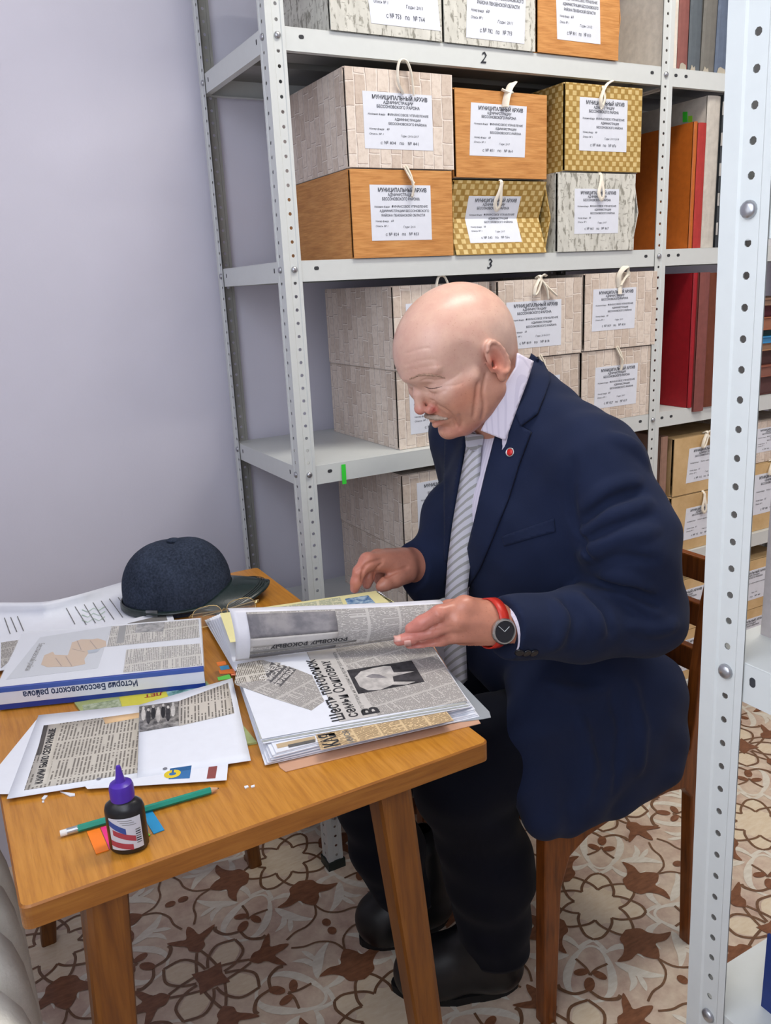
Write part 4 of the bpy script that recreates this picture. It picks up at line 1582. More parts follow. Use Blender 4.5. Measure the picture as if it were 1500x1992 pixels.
pho = patch_px('photograph', [(271, 1374), (347, 1364), (348, 1411), (271, 1424)], 3, 3, .0006, M_PHOTO, T)
for i in range(7):
    x, y = 279+i*9.6, 1392-i*1.3+(3 if i % 2 else -2)
    P = [onsheet(x+4.4*math.cos(k*PI/5), y+(15 if i % 2 else 12)*math.sin(k*PI/5), .0011) for k in range(10)]
    mk('figure', P, [tuple(range(10))], M_PHOTOD if i % 3 else M_PHOTOL, pho, True)
    P = [onsheet(x+2.6*math.cos(k*PI/4), y-13+3*math.sin(k*PI/4), .0013) for k in range(8)]
    mk('figure_head', P, [tuple(range(8))], M_PHOTOL, pho, True)
patch_px('newspaper_clipping', [(347, 1364), (444, 1328), (456, 1387), (348, 1412)], 5, 4, .0006, newsprint('clip_newsprint_b', (204, 196, 186), (118, 112, 106), .0046, .05, .42), T, R1, R2)
for q in ((192, 1515), (321, 1495)):
    c = onsheet(*q, .0008)
    mk('punched_hole', [c+Vector((.0028*math.cos(k*PI/6), .0028*math.sin(k*PI/6), 0)) for k in range(12)], [tuple(range(12))], plain('hole_shadow', (120, 122, 132), .8), T, True)

# ---- open binder: near pile of pages
T = thing('open_binder', 'open binder of plastic-sleeved newspaper clippings in front of the man', 'binder', atz(680, 1380, .741))
M_PINK = plain('pink_plastic', (206, 160, 132), .35, var=.02)
kg_ = NT('grey_clear_plastic', .2, 0, .5)
kg_.col((.42, .46, .50, 1))
kg_.b.inputs['Alpha'].default_value = .75
sheet('lower_cover', [(470, 1330), (840, 1250), (935, 1408), (556, 1502), (545, 1494)], .7404, .0008, M_PINK, T)
sheet('clear_sleeve', [(560, 1360), (838, 1268), (952, 1385), (955, 1396), (940, 1399), (700, 1430)], .7416, .0006, kg_.m, T)
zz_ = .7424
random.seed(3)
base_q = [(462, 1312), (838, 1262), (930, 1395), (516, 1490)]
for i in range(9):
    j = [(random.uniform(-6, 6), random.uniform(-3, 5)) for _ in range(4)]
    j[3] = (i*2.2+random.uniform(-2, 4), -i*3.0+random.uniform(-2, 2))
    j[2] = (-i*2+random.uniform(-3, 3), -i*3.6+random.uniform(-2, 2))
    sheet('page', [(a+c, b+e) for (a, b), (c, e) in zip(base_q, j)], zz_, .0011, M_PAPER, T)
    zz_ += .00165
sheet('tan_clipping', [(612, 1424), (866, 1381), (883, 1402), (624, 1459)], zz_-.0004, .0004, M_NEWSB, T, (.985, -.17, 0), (.17, .985, 0))
put_text('КАЯ', (662, 1448), (648, 1424), zz_+.0003, M_INKK, T, .03, 1.6)
put_text('ИМСЯ С', (690, 1443), (672, 1412), zz_+.0003, M_INKG, T, .02, 1.0)
sheet('brown_clipping', [(537, 1448), (612, 1432), (615, 1440), (540, 1456)], zz_-.0004, .0004, plain('tan_strip', (190, 168, 136), .8), T)
sheet('dark_clipping', [(560, 1449), (612, 1438), (614, 1443), (562, 1454)], zz_+.0001, .0002, plain('dark_strip', (96, 94, 92), .8), T)
ZT = zz_+.0042
M_SLEEVE = plain('grey_sleeve_edge', (176, 178, 172), .35, var=.08, nscale=160)
for i in range(4):
    sheet('sleeve_page', [(462+i, 1302), (836, 1254), (914-i*2, 1376-i*2), (512-i*2, 1447-i*3)], zz_+.0004+i*.0010, .0007, M_SLEEVE if i % 2 else M_PAPER, T)
tp = sheet('top_page', [(454, 1288), (822, 1240), (912, 1364), (510, 1438)], ZT, .0005, M_PAPER, T)
ZP = ZT+.0007
ART = sheet('article_clipping', [(596, 1268), (826, 1238), (910, 1364), (660, 1404)], ZP, .0003, M_NEWS, T)
ZI = ZP+.0006
sheet('heading_ground', [(598, 1268), (652, 1262), (735, 1392), (661, 1404)], ZI-.0002, .0001, plain('news_paper_grey', (196, 192, 188), .8), ART)
put_text('Шесть похоронок', (672, 1399), (612, 1282), ZI, M_INKK, ART, .02, 1.05, 'heading')
put_text('семьи Осиповых', (698, 1393), (640, 1284), ZI, M_INKK, ART, .02, 1.0, 'heading')
put_text('Сразу пятерых не так давно на фронт ушло воевать', (713, 1387), (652, 1268), ZI, M_INKG, ART, .01, 1.0, 'subheading')
put_text('В', (738, 1386), (731, 1374), ZI, M_INKK, ART, .05, 1.0, 'initial')
ph = sheet('portrait_photograph', [(675, 1304), (801, 1285), (826, 1326), (697, 1350)], ZI, .0002, M_PHOTOD, ART)
blob = [(690, 1318), (702, 1306), (724, 1300), (746, 1296), (760, 1296), (766, 1308), (806, 1306), (764, 1316), (766, 1326), (808, 1326), (790, 1332), (764, 1332), (740, 1342), (716, 1343), (700, 1336)]
bo = sheet('light_area', blob, ZI+.0003, .0001, M_PHOTOL, ph)
sheet('dark_area', [(712, 1316), (724, 1311), (738, 1312), (752, 1318), (738, 1319), (722, 1319)], ZI+.0005, .0001, M_PHOTOF, bo)
OB = sheet('oblique_clipping', [(458, 1332), (510, 1284), (572, 1300), (607, 1314), (631, 1364), (606, 1382), (530, 1358)], ZP, .0003, M_NEWS, T, (-.35, .94, 0), (-.94, -.35, 0))
sheet('dark_heading_block', [(528, 1288), (577, 1302), (546, 1336), (512, 1322)], ZP+.0004, .0001, plain('dark_block_print', (92, 90, 92), .8), OB)
for i, s in enumerate(('О ЧЕМ', 'ПИСАЛА', 'ПЕНЗЕНСКАЯ', 'ПРАВДА')):
    x0, y0 = 514+i*9.5, 1322+i*3.8
    put_text(s, (x0, y0), (x0+32, y0-33), ZP+.0007, plain('pale_print', (214, 210, 206), .8), OB, .04, .75 if i != 1 else .8, 'heading')
sheet('small_clipping', [(456, 1330), (462, 1292), (508, 1284), (521, 1322)], ZP+.0004, .0002, M_NEWSW, T, (.2, .98, 0), (-.98, .2, 0))

# ---- far pile: yellow page on a fan of turned pages
YZ = .786
yq = [(428, 1194), (731, 1150), (797, 1190), (600, 1232), (448, 1250)]
hinge = [(458, 1306), (600, 1285), (800, 1250)]
for i in range(7):
    f = i/6
    z = .745+.036*f
    x0 = 398+28*f
    y0 = 1207-12*f
    P = [Vector(atz(x0, y0, z)), Vector(atz(726+2*f, 1152-1*f, z)), Vector(atz(790, 1200, z)), Vector(atz(800, 1252, .752)), Vector(atz(456, 1306-8*f, .752+.004*f))]
    sheet3('page', P, .0008, M_PAPER, T)
yp = sheet('yellow_page', yq, YZ, .0006, plain('pale_yellow_paper', (236, 228, 168), .7, var=.02), T)
YN = sheet('yellow_page_print', [(520, 1184), (661, 1162), (668, 1176), (660, 1200), (520, 1214)], YZ+.0008, .0002, M_NEWSL, T, (.94, -.34, 0), (.34, .94, 0))
sheet('blue_picture', [(671, 1165), (716, 1158), (733, 1176), (681, 1186)], YZ+.0008, .0002, grey_photo('blue_picture', (66, 110, 160), (176, 200, 216), 90), T)
for k in range(11):
    f = k/10
    x, y = 734+f*30, 1152+f*24
    sheet('perforation_tooth', [(x-1, y), (x+5, y-1), (x+6, y+1), (x, y+2)], YZ, .0006, M_PAPER, T)

# ---- the page being turned: rises from the binder spine and curls over at the top
TP = thing('turned_page', 'lifted plastic-sleeved newspaper page held by the man\'s near hand', 'paper', atz(640, 1290, .765))
edge_t = [(447, 1189), (520, 1187), (640, 1183), (760, 1178), (862, 1172)]
edge_b = [(458, 1286), (520, 1279), (640, 1263), (760, 1246), (845, 1232)]


def page_pt(u, v, off=0.0):
    """u along the spine, v from spine (0) to crest (1) and beyond"""
    k = u*4
    i = min(int(k), 3)
    f = k-i
    tx, ty = edge_t[i][0]*(1-f)+edge_t[i+1][0]*f, edge_t[i][1]*(1-f)+edge_t[i+1][1]*f
    bx, by = edge_b[i][0]*(1-f)+edge_b[i+1][0]*f, edge_b[i][1]*(1-f)+edge_b[i+1][1]*f
    b = Vector(atz(bx, by, .770+.035*max(0, u-.35)))
    t = Vector(aty(tx, ty, b.y+.012))
    if v <= 1:
        p = b.lerp(t, v)
        p.y -= .012*math.sin(PI*v)
    else:
        p = t+Vector((0, .022*math.sin((v-1)*PI/2), -.010*(v-1)**2+.003*math.sin((v-1)*PI)))
    p.y -= off
    return p


def page_patch(name, u0, u1, v0, v1, mat, par, off=0.0, nu=16, nv=10, uvd=(1, 1), th=.0005):
    V, UV = [], []
    for i in range(nu+1):
        for j in range(nv+1):
            u, v = u0+(u1-u0)*i/nu, v0+(v1-v0)*j/nv
            V.append(page_pt(u, v, off))
            UV.append((u*.34*uvd[0], v*.09*uvd[1]))
    F = [(i*(nv+1)+j, (i+1)*(nv+1)+j, (i+1)*(nv+1)+j+1, i*(nv+1)+j+1) for i in range(nu) for j in range(nv)]
    o = mk(name, V, F, mat, par, True, True, UV)
    o.modifiers.new('sheet', 'SOLIDIFY').thickness = th
    return o


page_patch('sleeve', 0, 1, 0, 1.3, plain('milky_sleeve', (214, 214, 222), .3, var=.03), TP, 0, 24, 22)
page_patch('news_sheet', .105, .995, .03, .98, M_NEWS, TP, .0012, 24, 10, (1, 1), .0004)
page_patch('faded_photograph', .105, .52, .50, .95, M_PHOTOF, TP, .0022, 10, 6, th=.0003)
page_patch('photo_margin', .105, .52, .30, .49, plain('news_margin', (186, 182, 180), .8, var=.1, nscale=40), TP, .0022, 10, 4, th=.0003)
page_patch('heading_bar', .105, .60, .16, .21, M_INKG, TP, .0024, 12, 2, th=.0003)
page_patch('heading_bar', .105, .52, .05, .13, plain('mid_grey_print', (104, 102, 104), .8), TP, .0024, 12, 2, th=.0003)
V, Fc = text_geo('РОКОВЫХ', 1.0, .03)
V = V-np.array([V[:, 0].min(), 0])
sx = 1/V[:, 0].max()
for u0 in (.40, .56):
    mk('heading', [page_pt(u0-v[0]*sx*.15, .325-v[1]*sx*.62, .0030) for v in V], Fc, M_INKK, TP, True)

# coloured index tabs sticking out of the turned pages
TABS = (((421, 1289), (438, 1286), (441, 1293), (424, 1296), (232, 120, 44), 'orange'), ((427, 1297), (444, 1294), (447, 1301), (430, 1304), (66, 150, 196), 'blue'),
        ((425, 1304), (452, 1301), (456, 1310), (428, 1311), (236, 112, 50), 'orange'), ((423, 1318), (446, 1312), (450, 1320), (425, 1324), (92, 186, 74), 'green'), ((448, 1302), (456, 1301), (459, 1314), (450, 1314), (240, 146, 110), 'salmon'))
for i, (a, b, c, e, colr, nm) in enumerate(TABS):
    sheet('index_tab', [a, b, c, e], .752+.0006*(5-i), .0004, plain('tab_'+nm, colr, .5, var=.03), T)

# ---- small things near the front edge
# pencil
a, b = Vector(atz(117, 1622, TZ+.0045)), Vector(atz(426, 1533, TZ+.0045))
T = thing('pencil', 'green pencil with a white eraser lying across the sticky flags', 'pencil', (a+b)/2)
dd = (b-a)
L = dd.length
dd.normalize()


def pseg(name, f0, f1, r0, r1, m, n=6):
    o = MB().tube([a+dd*(L*f0), a+dd*(L*f1)], [r0, r1], n).build(name, m, T, True)
    return o


pseg('eraser', 0, .045, .0034, .0036, plain('white_eraser', (230, 228, 226), .7), 12)
pseg('ferrule', .04, .105, .0038, .0038, plain('tin_ferrule', (196, 198, 200), .3, .9), 12)
pseg('barrel', .10, .945, .0040, .0040, plain('green_lacquer', (22, 140, 118), .35, var=.05))
pseg('sharpened_wood', .945, .99, .0039, .0012, plain('bare_wood', (208, 164, 128), .7), 10)
pseg('lead', .988, 1.0, .0012, .0003, plain('graphite', (60, 60, 64), .4), 8)

# strip of index flags under the bottle
T = thing('index_flag_strip', 'strip of orange, pink, green and blue index flags beneath the glue bottle', 'sticky flags', atz(250, 1630, TZ))
for nm, q, colr in (('orange', [(169, 1619), (194, 1612), (212, 1654), (187, 1662)], (250, 128, 30)), ('pink', [(196, 1611), (217, 1605), (236, 1646), (213, 1653)], (236, 50, 130)),
                    ('green', [(252, 1600), (262, 1597), (293, 1626), (268, 1632)], (110, 226, 60)), ('blue', [(276, 1585), (296, 1578), (320, 1615), (299, 1623)], (38, 150, 206))):
    sheet('flag', q, TZ+.0004, .0009, plain('flag_strip_'+nm, colr, .5, var=.03), T)
sheet('clear_backing', [(172, 1618), (292, 1580), (318, 1614), (200, 1658)], TZ+.0001, .0002, kg_.m if False else plain('backing_film', (176, 128, 70), .25, var=.03), T)

# glue bottle
bc = Vector(atz(253, 1648, TZ))
T = thing('glue_bottle', 'small black glue bottle with a purple spout cap and striped label', 'bottle', bc+Vector((0, 0, .0014)), (0, 0, -.45))
M_BLK = plain('black_plastic', (22, 22, 26), .3, var=.1)
M_PUR = plain('purple_plastic', (74, 40, 160), .32, var=.06)
body = MB().lathe([(.004, 0), (.0185, .0), (.0205, .003), (.0205, .047), (.0190, .052), (.0140, .056), (.0110, .058), (.0105, .063)], n=32, sy=.72)
shade_by_angle(body.build('body', M_BLK, T), 50)
cap = MB()
P = []
prof = [(.0120, .0585), (.0122, .0600), (.0120, .0612), (.0120, .0720), (.0112, .0755), (.0085, .0772), (.0055, .0782), (.0040, .0840), (.0028, .0930), (.0022, .0955), (.0005, .0960)]
N = 48
V, F = [], []
for q, (r, z) in enumerate(prof):
    for k in range(N):
        rr_ = r*(1.035 if (2 <= q <= 3 and k % 2) else 1.0)
        V.append((rr_*math.cos(2*PI*k/N), rr_*math.sin(2*PI*k/N), z))
for q in range(len(prof)-1):
    for k in range(N):
        F.append((q*N+k, q*N+(k+1) % N, (q+1)*N+(k+1) % N, (q+1)*N+k))
F += [tuple(range(N-1, -1, -1)), tuple((len(prof)-1)*N+k for k in range(N))]
shade_by_angle(mk('spout_cap', V, F, M_PUR, T), 40)


def on_bottle(u, z, off):
    """u = angle in radians around the bottle, 0 faces local -Y"""
    r = .0205+off
    return (r*math.sin(u), -r*.72*math.cos(u), z)


def bottle_patch(name, pts, off, m, par):
    """pts: polygon in (u, z); convex"""
    V = [on_bottle(u, z, off) for u, z in pts]
    return mk(name, V, [tuple(range(len(V)))], m, par)


def bottle_quad(name, u0, u1, z0, z1, off, m, par, sl=0.0, n=10):
    V, F = [], []
    for i in range(n+1):
        f = i/n
        u = u0+(u1-u0)*f
        V += [on_bottle(u, z0+sl*f, off), on_bottle(u, z1+sl*f, off)]
    F = [(2*i, 2*i+2, 2*i+3, 2*i+1) for i in range(n)]
    return mk(name, V, F, m, par, smooth=True)


lb = bottle_quad('paper_label', -.75, 1.0, .006, .043, .0002, plain('bottle_label', (206, 206, 214), .5, var=.02), T)
bottle_quad('blue_stripe', -.75, .15, .034, .041, .0004, plain('label_blue', (50, 76, 146), .5), lb, -.010)
bottle_quad('red_stripe', -.55, .60, .0235, .0300, .0004, plain('label_red', (170, 62, 74), .5), lb, -.009)
bottle_quad('red_stripe', -.75, .42, .0110, .0175, .0004, plain('label_red', (170, 62, 74), .5), lb, -.0055)
for i in range(7):
    bottle_quad('barcode_bar', .62, .90, .012+i*.0026, .0132+i*.0026, .0005, M_INKK if i % 3 else M_INKG, lb, 0, 3)
for i in range(3):
    bottle_quad('print_line', -.2+.1*i, .5+.1*i, .0405-.0026*i, .0411-.0026*i, .0005, M_INKG, lb, -.001, 4)

# paper scraps
for i, (px, lb_) in enumerate((([(81, 1555), (87, 1548), (93, 1549), (86, 1557)], 'small white paper scrap left of the glue bottle'), ([(117, 1541), (130, 1543), (146, 1545), (146, 1549), (136, 1550), (126, 1545)], 'long curled paper scrap below the loose sheets'),
                               ([(475, 1531), (482, 1529), (484, 1532), (477, 1535)], 'tiny white paper scrap right of the pencil tip'), ([(488, 1530), (495, 1528), (496, 1531), (489, 1533)], 'tiny white paper crumb furthest right of the pencil'),
                               ([(82, 1559), (86, 1559), (86, 1562), (82, 1562)], 'tiny white paper crumb nearest the pencil eraser'))):
    o = sheet('paper_scrap', px, TZ+.0003, .0012, M_PAPER)
    tag(o, lb_, 'paper scrap', 'paper scraps on the table')

# ---- spectacles
T = thing('spectacles', 'thin gold-rimmed spectacles behind the turned pages', 'spectacles', atz(440, 1205, TZ))
M_GOLD = plain('gold_wire', (190, 166, 120), .25, .9)
kl2 = NT('lens_glass', .05, 0, .5)
kl2.b.inputs['Alpha'].default_value = .22
kl2.col((.35, .33, .30, 1))
cL, cR = Vector(atz(404, 1199, .7605)), Vector(atz(470, 1184, .7625))
ax = (cR-cL).normalized()
up = Vector((0.10, .42, .90)).normalized()
up = (up-ax*up.dot(ax)).normalized()
for c in (cL, cR):
    P = []
    for k in range(28):
        th = 2*PI*k/28
        cx, sn = math.cos(th), math.sin(th)
        P.append(c+ax*(.0255*abs(cx)**.7*(1 if cx > 0 else -1))+up*(.0175*abs(sn)**.75*(1 if sn > 0 else -1)))
    MB().tube(P+P[:2], .0009, 6, False).build('rim', M_GOLD, T, True, True)
    mk('lens', P, [tuple(range(28))], kl2.m, T, True)
MB().tube([cL+ax*.0255+up*.004, (cL+cR)/2+up*.008, cR-ax*.0255+up*.004], .0009, 6).build('bridge', M_GOLD, T, True)
bk = Vector((.42, .9, 0)).normalized()
for c, s in ((cL, -1), (cR, 1)):
    e = c+ax*(.027*s)+up*.006
    MB().tube([e, e+ax*(.004*s), e+ax*(.004*s)+bk*.02+Vector((0, 0, -.004)), e-ax*(.10*s)+bk*.026+Vector((0, 0, -.014))], .0011, 6).build('temple', M_GOLD, T, True)
    MB().tube([e-up*.002, e+up*.002+ax*(.002*s)], .0022, 8).build('hinge', M_GOLD, T, True)

# ---- flat cap
def felt():
    k = NT('dark_tweed', .95, 0, .15)
    v = k.uv(src='Object')
    f = k.noise(v, 260, 3, .6)
    g = k.noise(v, 18, 3)
    k.col(k.mix(.5, k.ramp(f, [(.35, lin((30, 36, 48))), (.68, lin((66, 75, 94)))]), k.ramp(g, [(.35, lin((34, 40, 52))), (.7, lin((58, 67, 84)))])))
    k.bump(f, .5, .001)
    return k.m


M_FELT = felt()
M_LEATH = plain('black_leather', (36, 48, 48), .26, 0, .5, .15, .15, 90)
cc = Vector(atz(352, 1178, TZ))+Vector((0, .02, .0012))
bt = Vector(atz(526, 1146, TZ+.012))
axc = Vector((bt.x-cc.x, bt.y-cc.y, 0)).normalized()
T = thing('peaked_cap', 'dark navy cloth cap with a black leather peak and top button', 'cap', cc, (0, 0, math.atan2(axc.y, axc.x)))
V, F = [], []
NR, NA = 16, 48
for i in range(NR+1):
    f = i/NR
    ph_ = f*PI/2
    for k in range(NA):
        a_ = 2*PI*k/NA
        c, s = math.cos(a_), math.sin(a_)
        rx = (.100 if c > 0 else .098)
        ry = .084
        rad = math.cos(ph_)**.62 if f < 1 else 0.0
        bulge = 1+.05*math.sin(PI*min(1, f*1.5))
        seam = 1-.010*max(0, 1-abs(((a_/(PI/3)) % 1)-.5)*14) if f > .12 else 1
        z = .118*math.sin(ph_)**.92
        x = rx*rad*c*bulge*seam+.006*math.sin(ph_)
        lift = .010*max(0, -c)*(1-f)            # back opening
        V.append((x, ry*rad*s*bulge*seam, z+lift+(.006*max(0, c)*(f))))
for i in range(NR):
    for k in range(NA):
        F.append((i*NA+k, i*NA+(k+1) % NA, (i+1)*NA+(k+1) % NA, (i+1)*NA+k))
mk('crown', V, F, M_FELT, T, smooth=True)
MB().lathe([(.0105, 0), (.0115, .002), (.010, .0045), (.005, .006), (.0003, .0065)], (.004, 0, .1190), 18).build('top_button', M_FELT, T, smooth=True)
# peak
V, F = [], []
NB, NW = 10, 24
for j in range(NB+1):
    g = j/NB
    for k in range(NW+1):
        a_ = -1.15+2.3*k/NW
        r0x, r0y = .101, .086
        ext = .074*math.cos(a_*.62)**.6
        x = math.cos(a_)*r0x+g*ext*(.55+.45*math.cos(a_))
        y = math.sin(a_)*r0y*(1+g*.06)
        z = .004+.034*max(0, math.cos(a_*1.25))*(1-.15*g)-.010*g*g*(0.35+.65*abs(math.sin(a_)))-.003*g
        V.append((x, y, max(z, .002)))
for j in range(NB):
    for k in range(NW):
        q = j*(NW+1)+k
        F.append((q, q+NW+1, q+NW+2, q+1))
pk = mk('peak', V, F, M_LEATH, T, smooth=True)
sm_ = pk.modifiers.new('sheet', 'SOLIDIFY')
sm_.thickness = .003
for g in (.74, .80, .86):
    P = []
    for k in range(2, NW-1):
        j0 = int(g*NB)
        fr_ = g*NB-j0
        p = Vector(V[j0*(NW+1)+k]).lerp(Vector(V[(j0+1)*(NW+1)+k]), fr_)
        P.append(p+Vector((0, 0, .0018)))
    MB().tube(P, .0007, 4).build('stitching', plain('black_thread', (40, 46, 48), .7), pk)
# head band and back strap with buckle
P = [(.1015*math.cos(a_), .0865*math.sin(a_), .010+.002*math.cos(a_)) for a_ in [PI*.62+PI*.76*k/20 for k in range(21)]]
MB().tube(P, .0085, 6, flat=.35, up=(1, 0, 0)).build('back_strap', M_LEATH, T, smooth=True)
MB().tube([(.1*math.cos(a_), .0862*math.sin(a_), .012) for a_ in [-PI*.64+PI*1.28*k/30 for k in range(31)]], .009, 6, flat=.3).build('head_band', M_LEATH, T, smooth=True)
bp = Vector((.104*math.cos(-PI*.60), .089*math.sin(-PI*.60), .012))
MB().bbox((-.011, -.002, -.007), (.011, .002, .007), .0008, Matrix.Translation(bp) @ Matrix.Rotation(-.28, 4, 'Z')).build('buckle', plain('steel_buckle', (150, 154, 160), .3, .9), T)
# ================================================================== implicit surfaces for the organic shapes


class Field:
    """signed-distance grid; primitives are only evaluated near themselves"""
    def __init__(s, lo, hi, h):
        s.lo, s.h = np.array(lo, float), h
        s.n = np.ceil((np.array(hi)-s.lo)/h).astype(int)+1
        s.ax = [(s.lo[i]+h*np.arange(s.n[i])).astype(np.float32) for i in range(3)]
        s.v = np.full(s.n, 1.0, np.float32)

    def like(s):
        o = Field.__new__(Field)
        o.lo, o.h, o.n, o.ax = s.lo, s.h, s.n, s.ax
        o.v = np.full(s.n, 1.0, np.float32)
        return o

    def sub(s, lo, hi):
        a = np.clip(np.floor((np.array(lo)-s.lo)/s.h).astype(int), 0, s.n)
        b = np.clip(np.ceil((np.array(hi)-s.lo)/s.h).astype(int)+1, 0, s.n)
        if (b <= a).any():
            return None
        sl = tuple(slice(a[i], b[i]) for i in range(3))
        X = s.ax[0][sl[0]][:, None, None]
        Y = s.ax[1][sl[1]][None, :, None]
        Z = s.ax[2][sl[2]][None, None, :]
        return sl, X, Y, Z

    def put(s, sl, d, k, mode):
        A = s.v[sl]
        if mode == 'add':
            if k <= 0:
                s.v[sl] = np.minimum(A, d)
            else:
                hh = np.clip(.5+.5*(A-d)/k, 0, 1)
                s.v[sl] = A*(1-hh)+d*hh-k*hh*(1-hh)
        else:
            if k <= 0:
                s.v[sl] = np.maximum(A, -d)
            else:
                hh = np.clip(.5-.5*(A+d)/k, 0, 1)
                s.v[sl] = A*(1-hh)-d*hh+k*hh*(1-hh)

    def ell(s, c, r, k=.01, mode='add', R=None):
        """ellipsoid; R: 3x3 rows = local axes"""
        c, r = np.array(c, float), np.array(r, float)
        m = (r if R is None else np.full(3, r.max()))+k*1.2+2*s.h
        g = s.sub(c-m, c+m)
        if g is None:
            return s
        sl, X, Y, Z = g
        x, y, z = X-c[0], Y-c[1], Z-c[2]
        if R is not None:
            R = np.array(R, float)
            x, y, z = [R[i][0]*x+R[i][1]*y+R[i][2]*z for i in range(3)]
        k0 = np.sqrt((x/r[0])**2+(y/r[1])**2+(z/r[2])**2)
        k1 = np.sqrt((x/r[0]**2)**2+(y/r[1]**2)**2+(z/r[2]**2)**2)+1e-6
        s.put(sl, (k0*(k0-1)/k1).astype(np.float32), k, mode)
        return s

    def cone(s, a, b, r1, r2, k=.01, mode='add', flat=None):
        """capsule whose radius runs from r1 to r2; flat=(axis, factor) thins it along an axis"""
        a, b = np.array(a, float), np.array(b, float)
        rm = max(r1, r2)+k*1.2+2*s.h
        if flat is not None:
            rm *= 1.0
        g = s.sub(np.minimum(a, b)-rm, np.maximum(a, b)+rm)
        if g is None:
            return s
        sl, X, Y, Z = g
        ab = b-a
        L = max(ab@ab, 1e-12)
        t = np.clip(((X-a[0])*ab[0]+(Y-a[1])*ab[1]+(Z-a[2])*ab[2])/L, 0, 1)
        dx, dy, dz = X-a[0]-t*ab[0], Y-a[1]-t*ab[1], Z-a[2]-t*ab[2]
        q = dx*dx+dy*dy+dz*dz
        if flat is not None:
            n, f = np.array(flat[0], float), flat[1]
            dn = dx*n[0]+dy*n[1]+dz*n[2]
            q = q+dn*dn*(1/(f*f)-1)
            d = (np.sqrt(q)-(r1+(r2-r1)*t))*(f**.5)
        else:
            d = np.sqrt(q)-(r1+(r2-r1)*t)
        s.put(sl, d.astype(np.float32), k, mode)
        return s

    def chain(s, P, R, k=.01, mode='add', flat=None):
        for i in range(len(P)-1):
            s.cone(P[i], P[i+1], R[i], R[i+1], k, mode, flat)
        return s

    def mesh(s, off=0.0):
        return surface_nets(s.v-np.float32(off), s.lo, s.h)


def surface_nets(v, lo, h):
    neg = v < 0
    c = [neg[i:neg.shape[0]-1+i, j:neg.shape[1]-1+j, k:neg.shape[2]-1+k] for i in (0, 1) for j in (0, 1) for k in (0, 1)]
    cnt = sum(x.astype(np.int8) for x in c)
    I, J, K = np.nonzero((cnt > 0) & (cnt < 8))
    idx = -np.ones(cnt.shape, np.int64)
    idx[I, J, K] = np.arange(len(I))
    val = np.stack([v[I+a, J+b, K+d] for a in (0, 1) for b in (0, 1) for d in (0, 1)], 1).astype(np.float64)
    co = np.array([(a, b, d) for a in (0, 1) for b in (0, 1) for d in (0, 1)], float)
    S = np.zeros((len(I), 3))
    N = np.zeros(len(I))
    for p in range(8):
        for q in range(p+1, 8):
            if np.abs(co[p]-co[q]).sum() != 1:
                continue
            a, b = val[:, p], val[:, q]
            m = (a < 0) != (b < 0)
            t = np.where(m, a/np.where(np.abs(a-b) < 1e-12, 1e-12, a-b), 0)
            S += np.where(m[:, None], co[p]+(co[q]-co[p])*t[:, None], 0)
            N += m
    V = lo+h*(np.stack([I, J, K], 1)+S/N[:, None])
    F = []
    for ax in range(3):
        o1, o2 = [(1, 2), (2, 0), (0, 1)][ax]
        sl0, sl1 = [slice(None)]*3, [slice(None)]*3
        sl0[ax], sl1[ax] = slice(0, -1), slice(1, None)
        d = neg[tuple(sl0)].astype(np.int8)-neg[tuple(sl1)].astype(np.int8)
        E = np.stack(np.nonzero(d), 1)
        ok = (E[:, o1] > 0) & (E[:, o2] > 0) & (E[:, o1] < cnt.shape[o1]) & (E[:, o2] < cnt.shape[o2])
        E = E[ok]
        sg = d[E[:, 0], E[:, 1], E[:, 2]]
        Q = []
        for a, b in ((-1, -1), (0, -1), (0, 0), (-1, 0)):
            e = E.copy()
            e[:, o1] += a
            e[:, o2] += b
            Q.append(idx[e[:, 0], e[:, 1], e[:, 2]])
        Q = np.stack(Q, 1)
        Q = np.where((sg > 0)[:, None], Q, Q[:, ::-1])
        F.append(Q)
    return V, np.concatenate(F)


def relax(V, F, it=2, lam=.5):
    """Laplacian smoothing"""
    E = np.concatenate([F[:, [0, 1]], F[:, [1, 2]], F[:, [2, 3]], F[:, [3, 0]]])
    E = np.concatenate([E, E[:, ::-1]])
    for _ in range(it):
        S = np.zeros_like(V)
        N = np.zeros(len(V))
        np.add.at(S, E[:, 0], V[E[:, 1]])
        np.add.at(N, E[:, 0], 1)
        V = V+lam*(S/np.maximum(N, 1)[:, None]-V)
    return V


def project(V):
    d = np.asarray(V)-CAM
    z = d@_f
    return np.stack([750+F_PX*(d@_r)/z, 996-F_PX*(d@_u)/z], 1)


def in_poly(P, poly):
    x, y = P[:, 0], P[:, 1]
    r = np.zeros(len(P), bool)
    n = len(poly)
    for i in range(n):
        x0, y0 = poly[i]
        x1, y1 = poly[(i+1) % n]
        c = ((y0 > y) != (y1 > y)) & (x < (x1-x0)*(y-y0)/((y1-y0) if y1 != y0 else 1e-9)+x0)
        r ^= c
    return r


def compact(V, F):
    u, inv = np.unique(F, return_inverse=True)
    return V[u], inv.reshape(F.shape)


def bvh_of(V, F):
    return BVHTree.FromPolygons([tuple(v) for v in V], [tuple(int(i) for i in f) for f in F])


def hit_px(bvh, x, y, fallback=None):
    d = Vector(ray(x, y)).normalized()
    loc, nrm, i, t = bvh.ray_cast(Vector(CAM), d)
    if loc is None:
        return fallback
    if nrm.dot(d) > 0:
        nrm = -nrm
    return loc, nrm


